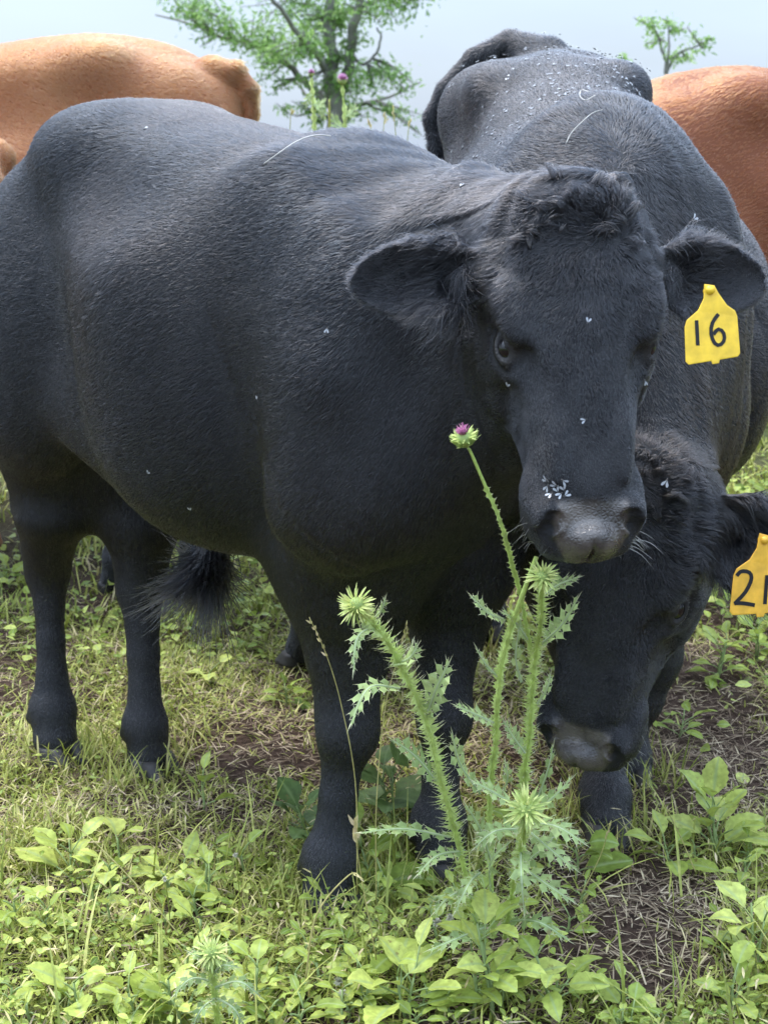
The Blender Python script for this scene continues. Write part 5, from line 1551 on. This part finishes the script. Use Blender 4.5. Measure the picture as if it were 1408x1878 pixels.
# ------------------------------------------------------------------ trees
M['bark'] = simple('bark', (.20, .19, .17), .9, .2, .45, 3.0, .6)
M['tree_leaf'] = leaf_mat('tree_leaf', [(0, (.13, .25, .06)), (.5, (.24, .40, .11)), (1, (.38, .54, .19))], .5, .5)
def tree(lab, base, Yd, limbs, clusters, leaf=.12, per=110, name='tree', cat='tree', tone=(.1, 1.0)):
    g = V(W(*base, Yd)[0], Yd, float(gz(W(*base, Yd)[0], Yd)) - .05)
    t = empty(name, g); tag(t, lab, cat)
    sc = Yd / FPX * 1.02
    tips = []
    for i, (pts, r0, r1) in enumerate(limbs):
        off = 0
        P = [W(u, v, Yd + (dy if dy is not None else 0)) for (u, v, dy) in pts]
        if i == 0: P = [g] + P
        P = spline(P, 22); P[1:] += rng.normal(0, r0 * .18, P[1:].shape)
        mb = MB(); mb.tube(P - g, np.linspace(r0, r1, 22), 9 if r0 > .05 else 5, .5); mb.build('trunk' if i == 0 else 'branch', M['bark'], t)
        tips.append(P)
    allp = np.concatenate(tips)
    lb_ = LB(); tw = MB()
    for (u, v, rp) in clusters:
        c = W(u, v, Yd) ; c[1] += rng.normal(0, 1) * rp * sc * .8
        j = np.argmin(np.linalg.norm(allp - c, axis=1)); src = allp[j]
        r = rp * sc
        nt_ = max(3, int(rp / 5))
        for k_ in range(nt_):
            e = c + rng.normal(size=3) * r * V(.6, .6, .42)
            mid = (src + e) / 2 + rng.normal(size=3) * r * .18
            P = spline([src, mid, e], 8); tw.tube(P - g, np.linspace(.018, .005, 8), 4, .5, cap=False)
            n = int(per * rp / 40 * rng.uniform(.6, 1.3) * 1.6 / 1)
            tt = rng.uniform(.35, 1.05, n)
            pp = P[np.clip((tt * 7).astype(int), 0, 7)] + rng.normal(size=(n, 3)) * r * V(.42, .42, .26)
            az = rng.uniform(0, 6.28, n); el = rng.normal(-.25, .45, n)
            lb_.add(pp - g, np.stack([np.cos(az) * np.cos(el), np.sin(az) * np.cos(el), np.sin(el)], 1), rng.normal(size=(n, 3)) * .5 + V(0, 0, 1), leaf * rng.uniform(.6, 1.3, n), leaf * .17, np.clip(rng.uniform(*tone) + rng.normal(0, .15, n), 0, 1), prof=np.array([.3, 1, .8, .05]), flat=True, curl=.6)
    tw.build('twig', M['bark'], t)
    lb_.build('crown', M['tree_leaf'], t)
    return t
tree('tall leafy tree with forked trunk rising behind the bull back', (612, 400), 26,
     [([(613, 300, 0), (612, 240, 0), (617, 185, 0), (606, 110, 0), (600, 20, 0), (596, -120, .3)], .19, .07),
      ([(616, 195, 0), (636, 120, 0), (652, 40, -.3), (668, -60, -.5), (680, -160, -.6)], .11, .04),
      ([(608, 195, 0), (560, 150, .3), (500, 95, .6), (420, 70, .9), (350, 45, 1.2), (285, 28, 1.5)], .07, .012),
      ([(608, 150, 0), (575, 95, -.5), (535, 45, -1), (490, -20, -1.4), (450, -90, -1.6)], .06, .02),
      ([(618, 205, 0), (668, 190, .4), (720, 175, .8), (770, 150, 1.1)], .05, .012),
      ([(642, 95, 0), (664, 118, 0), (688, 100, 0), (698, 68, 0), (690, 50, 0)], .035, .014),
      ([(610, 225, 0), (580, 205, .2), (548, 212, .4), (528, 208, .4)], .03, .008),
      ([(660, 10, 0), (720, -10, .6), (790, -40, 1.0)], .05, .015),
      ([(612, 175, 0), (570, 180, .5), (540, 150, .9), (505, 160, 1.2)], .035, .01),
      ([(604, 60, 0), (640, 20, .8), (700, 0, 1.2), (770, 0, 1.5)], .05, .01)],
     [(345, 8, 30), (390, 25, 36), (440, 45, 36), (492, 62, 36), (480, 108, 32), (535, 105, 40), (430, 80, 18), (560, 35, 44), (615, 25, 40), (690, 15, 40), (750, 8, 40), (640, 160, 40), (600, 178, 34),
      (690, 165, 34), (738, 165, 30), (758, 215, 20), (352, 72, 14), (562, 158, 26), (655, 75, 28), (585, 215, 22), (510, -5, 44), (620, -50, 50), (720, -50, 44), (400, -35, 44), (545, 190, 16), (505, 165, 14), (575, 75, 34),
      (620, 110, 28), (665, 200, 22), (725, 205, 18), (330, -20, 30), (790, -20, 30), (515, 185, 12), (640, 228, 14), (770, 245, 12)], leaf=.105, per=34)
tree('small sparse tree standing above the back of the rust red cow', (1222, 400), 24,
     [([(1222, 250, 0), (1222, 140, 0), (1215, 95, 0), (1200, 55, 0)], .05, .015), ([(1221, 135, 0), (1240, 100, 0), (1275, 85, 0), (1298, 72, 0)], .025, .008), ([(1221, 150, 0), (1226, 80, 0), (1225, 35, 0)], .025, .008)],
     [(1190, 45, 22), (1222, 40, 18), (1195, 75, 16), (1245, 55, 18), (1282, 75, 24), (1255, 108, 22), (1232, 105, 14), (1300, 72, 9), (1172, 30, 10)], leaf=.095, per=26, name='small_tree', tone=(.4, 1.0))
tree('faint sapling top left of the small tree, just above the black cow', (1138, 400), 30,
     [([(1138, 250, 0), (1137, 140, 0), (1137, 108, 0)], .03, .008)], [(1136, 108, 12), (1150, 118, 8)], leaf=.12, per=40, name='sapling', tone=(.4, 1.0))
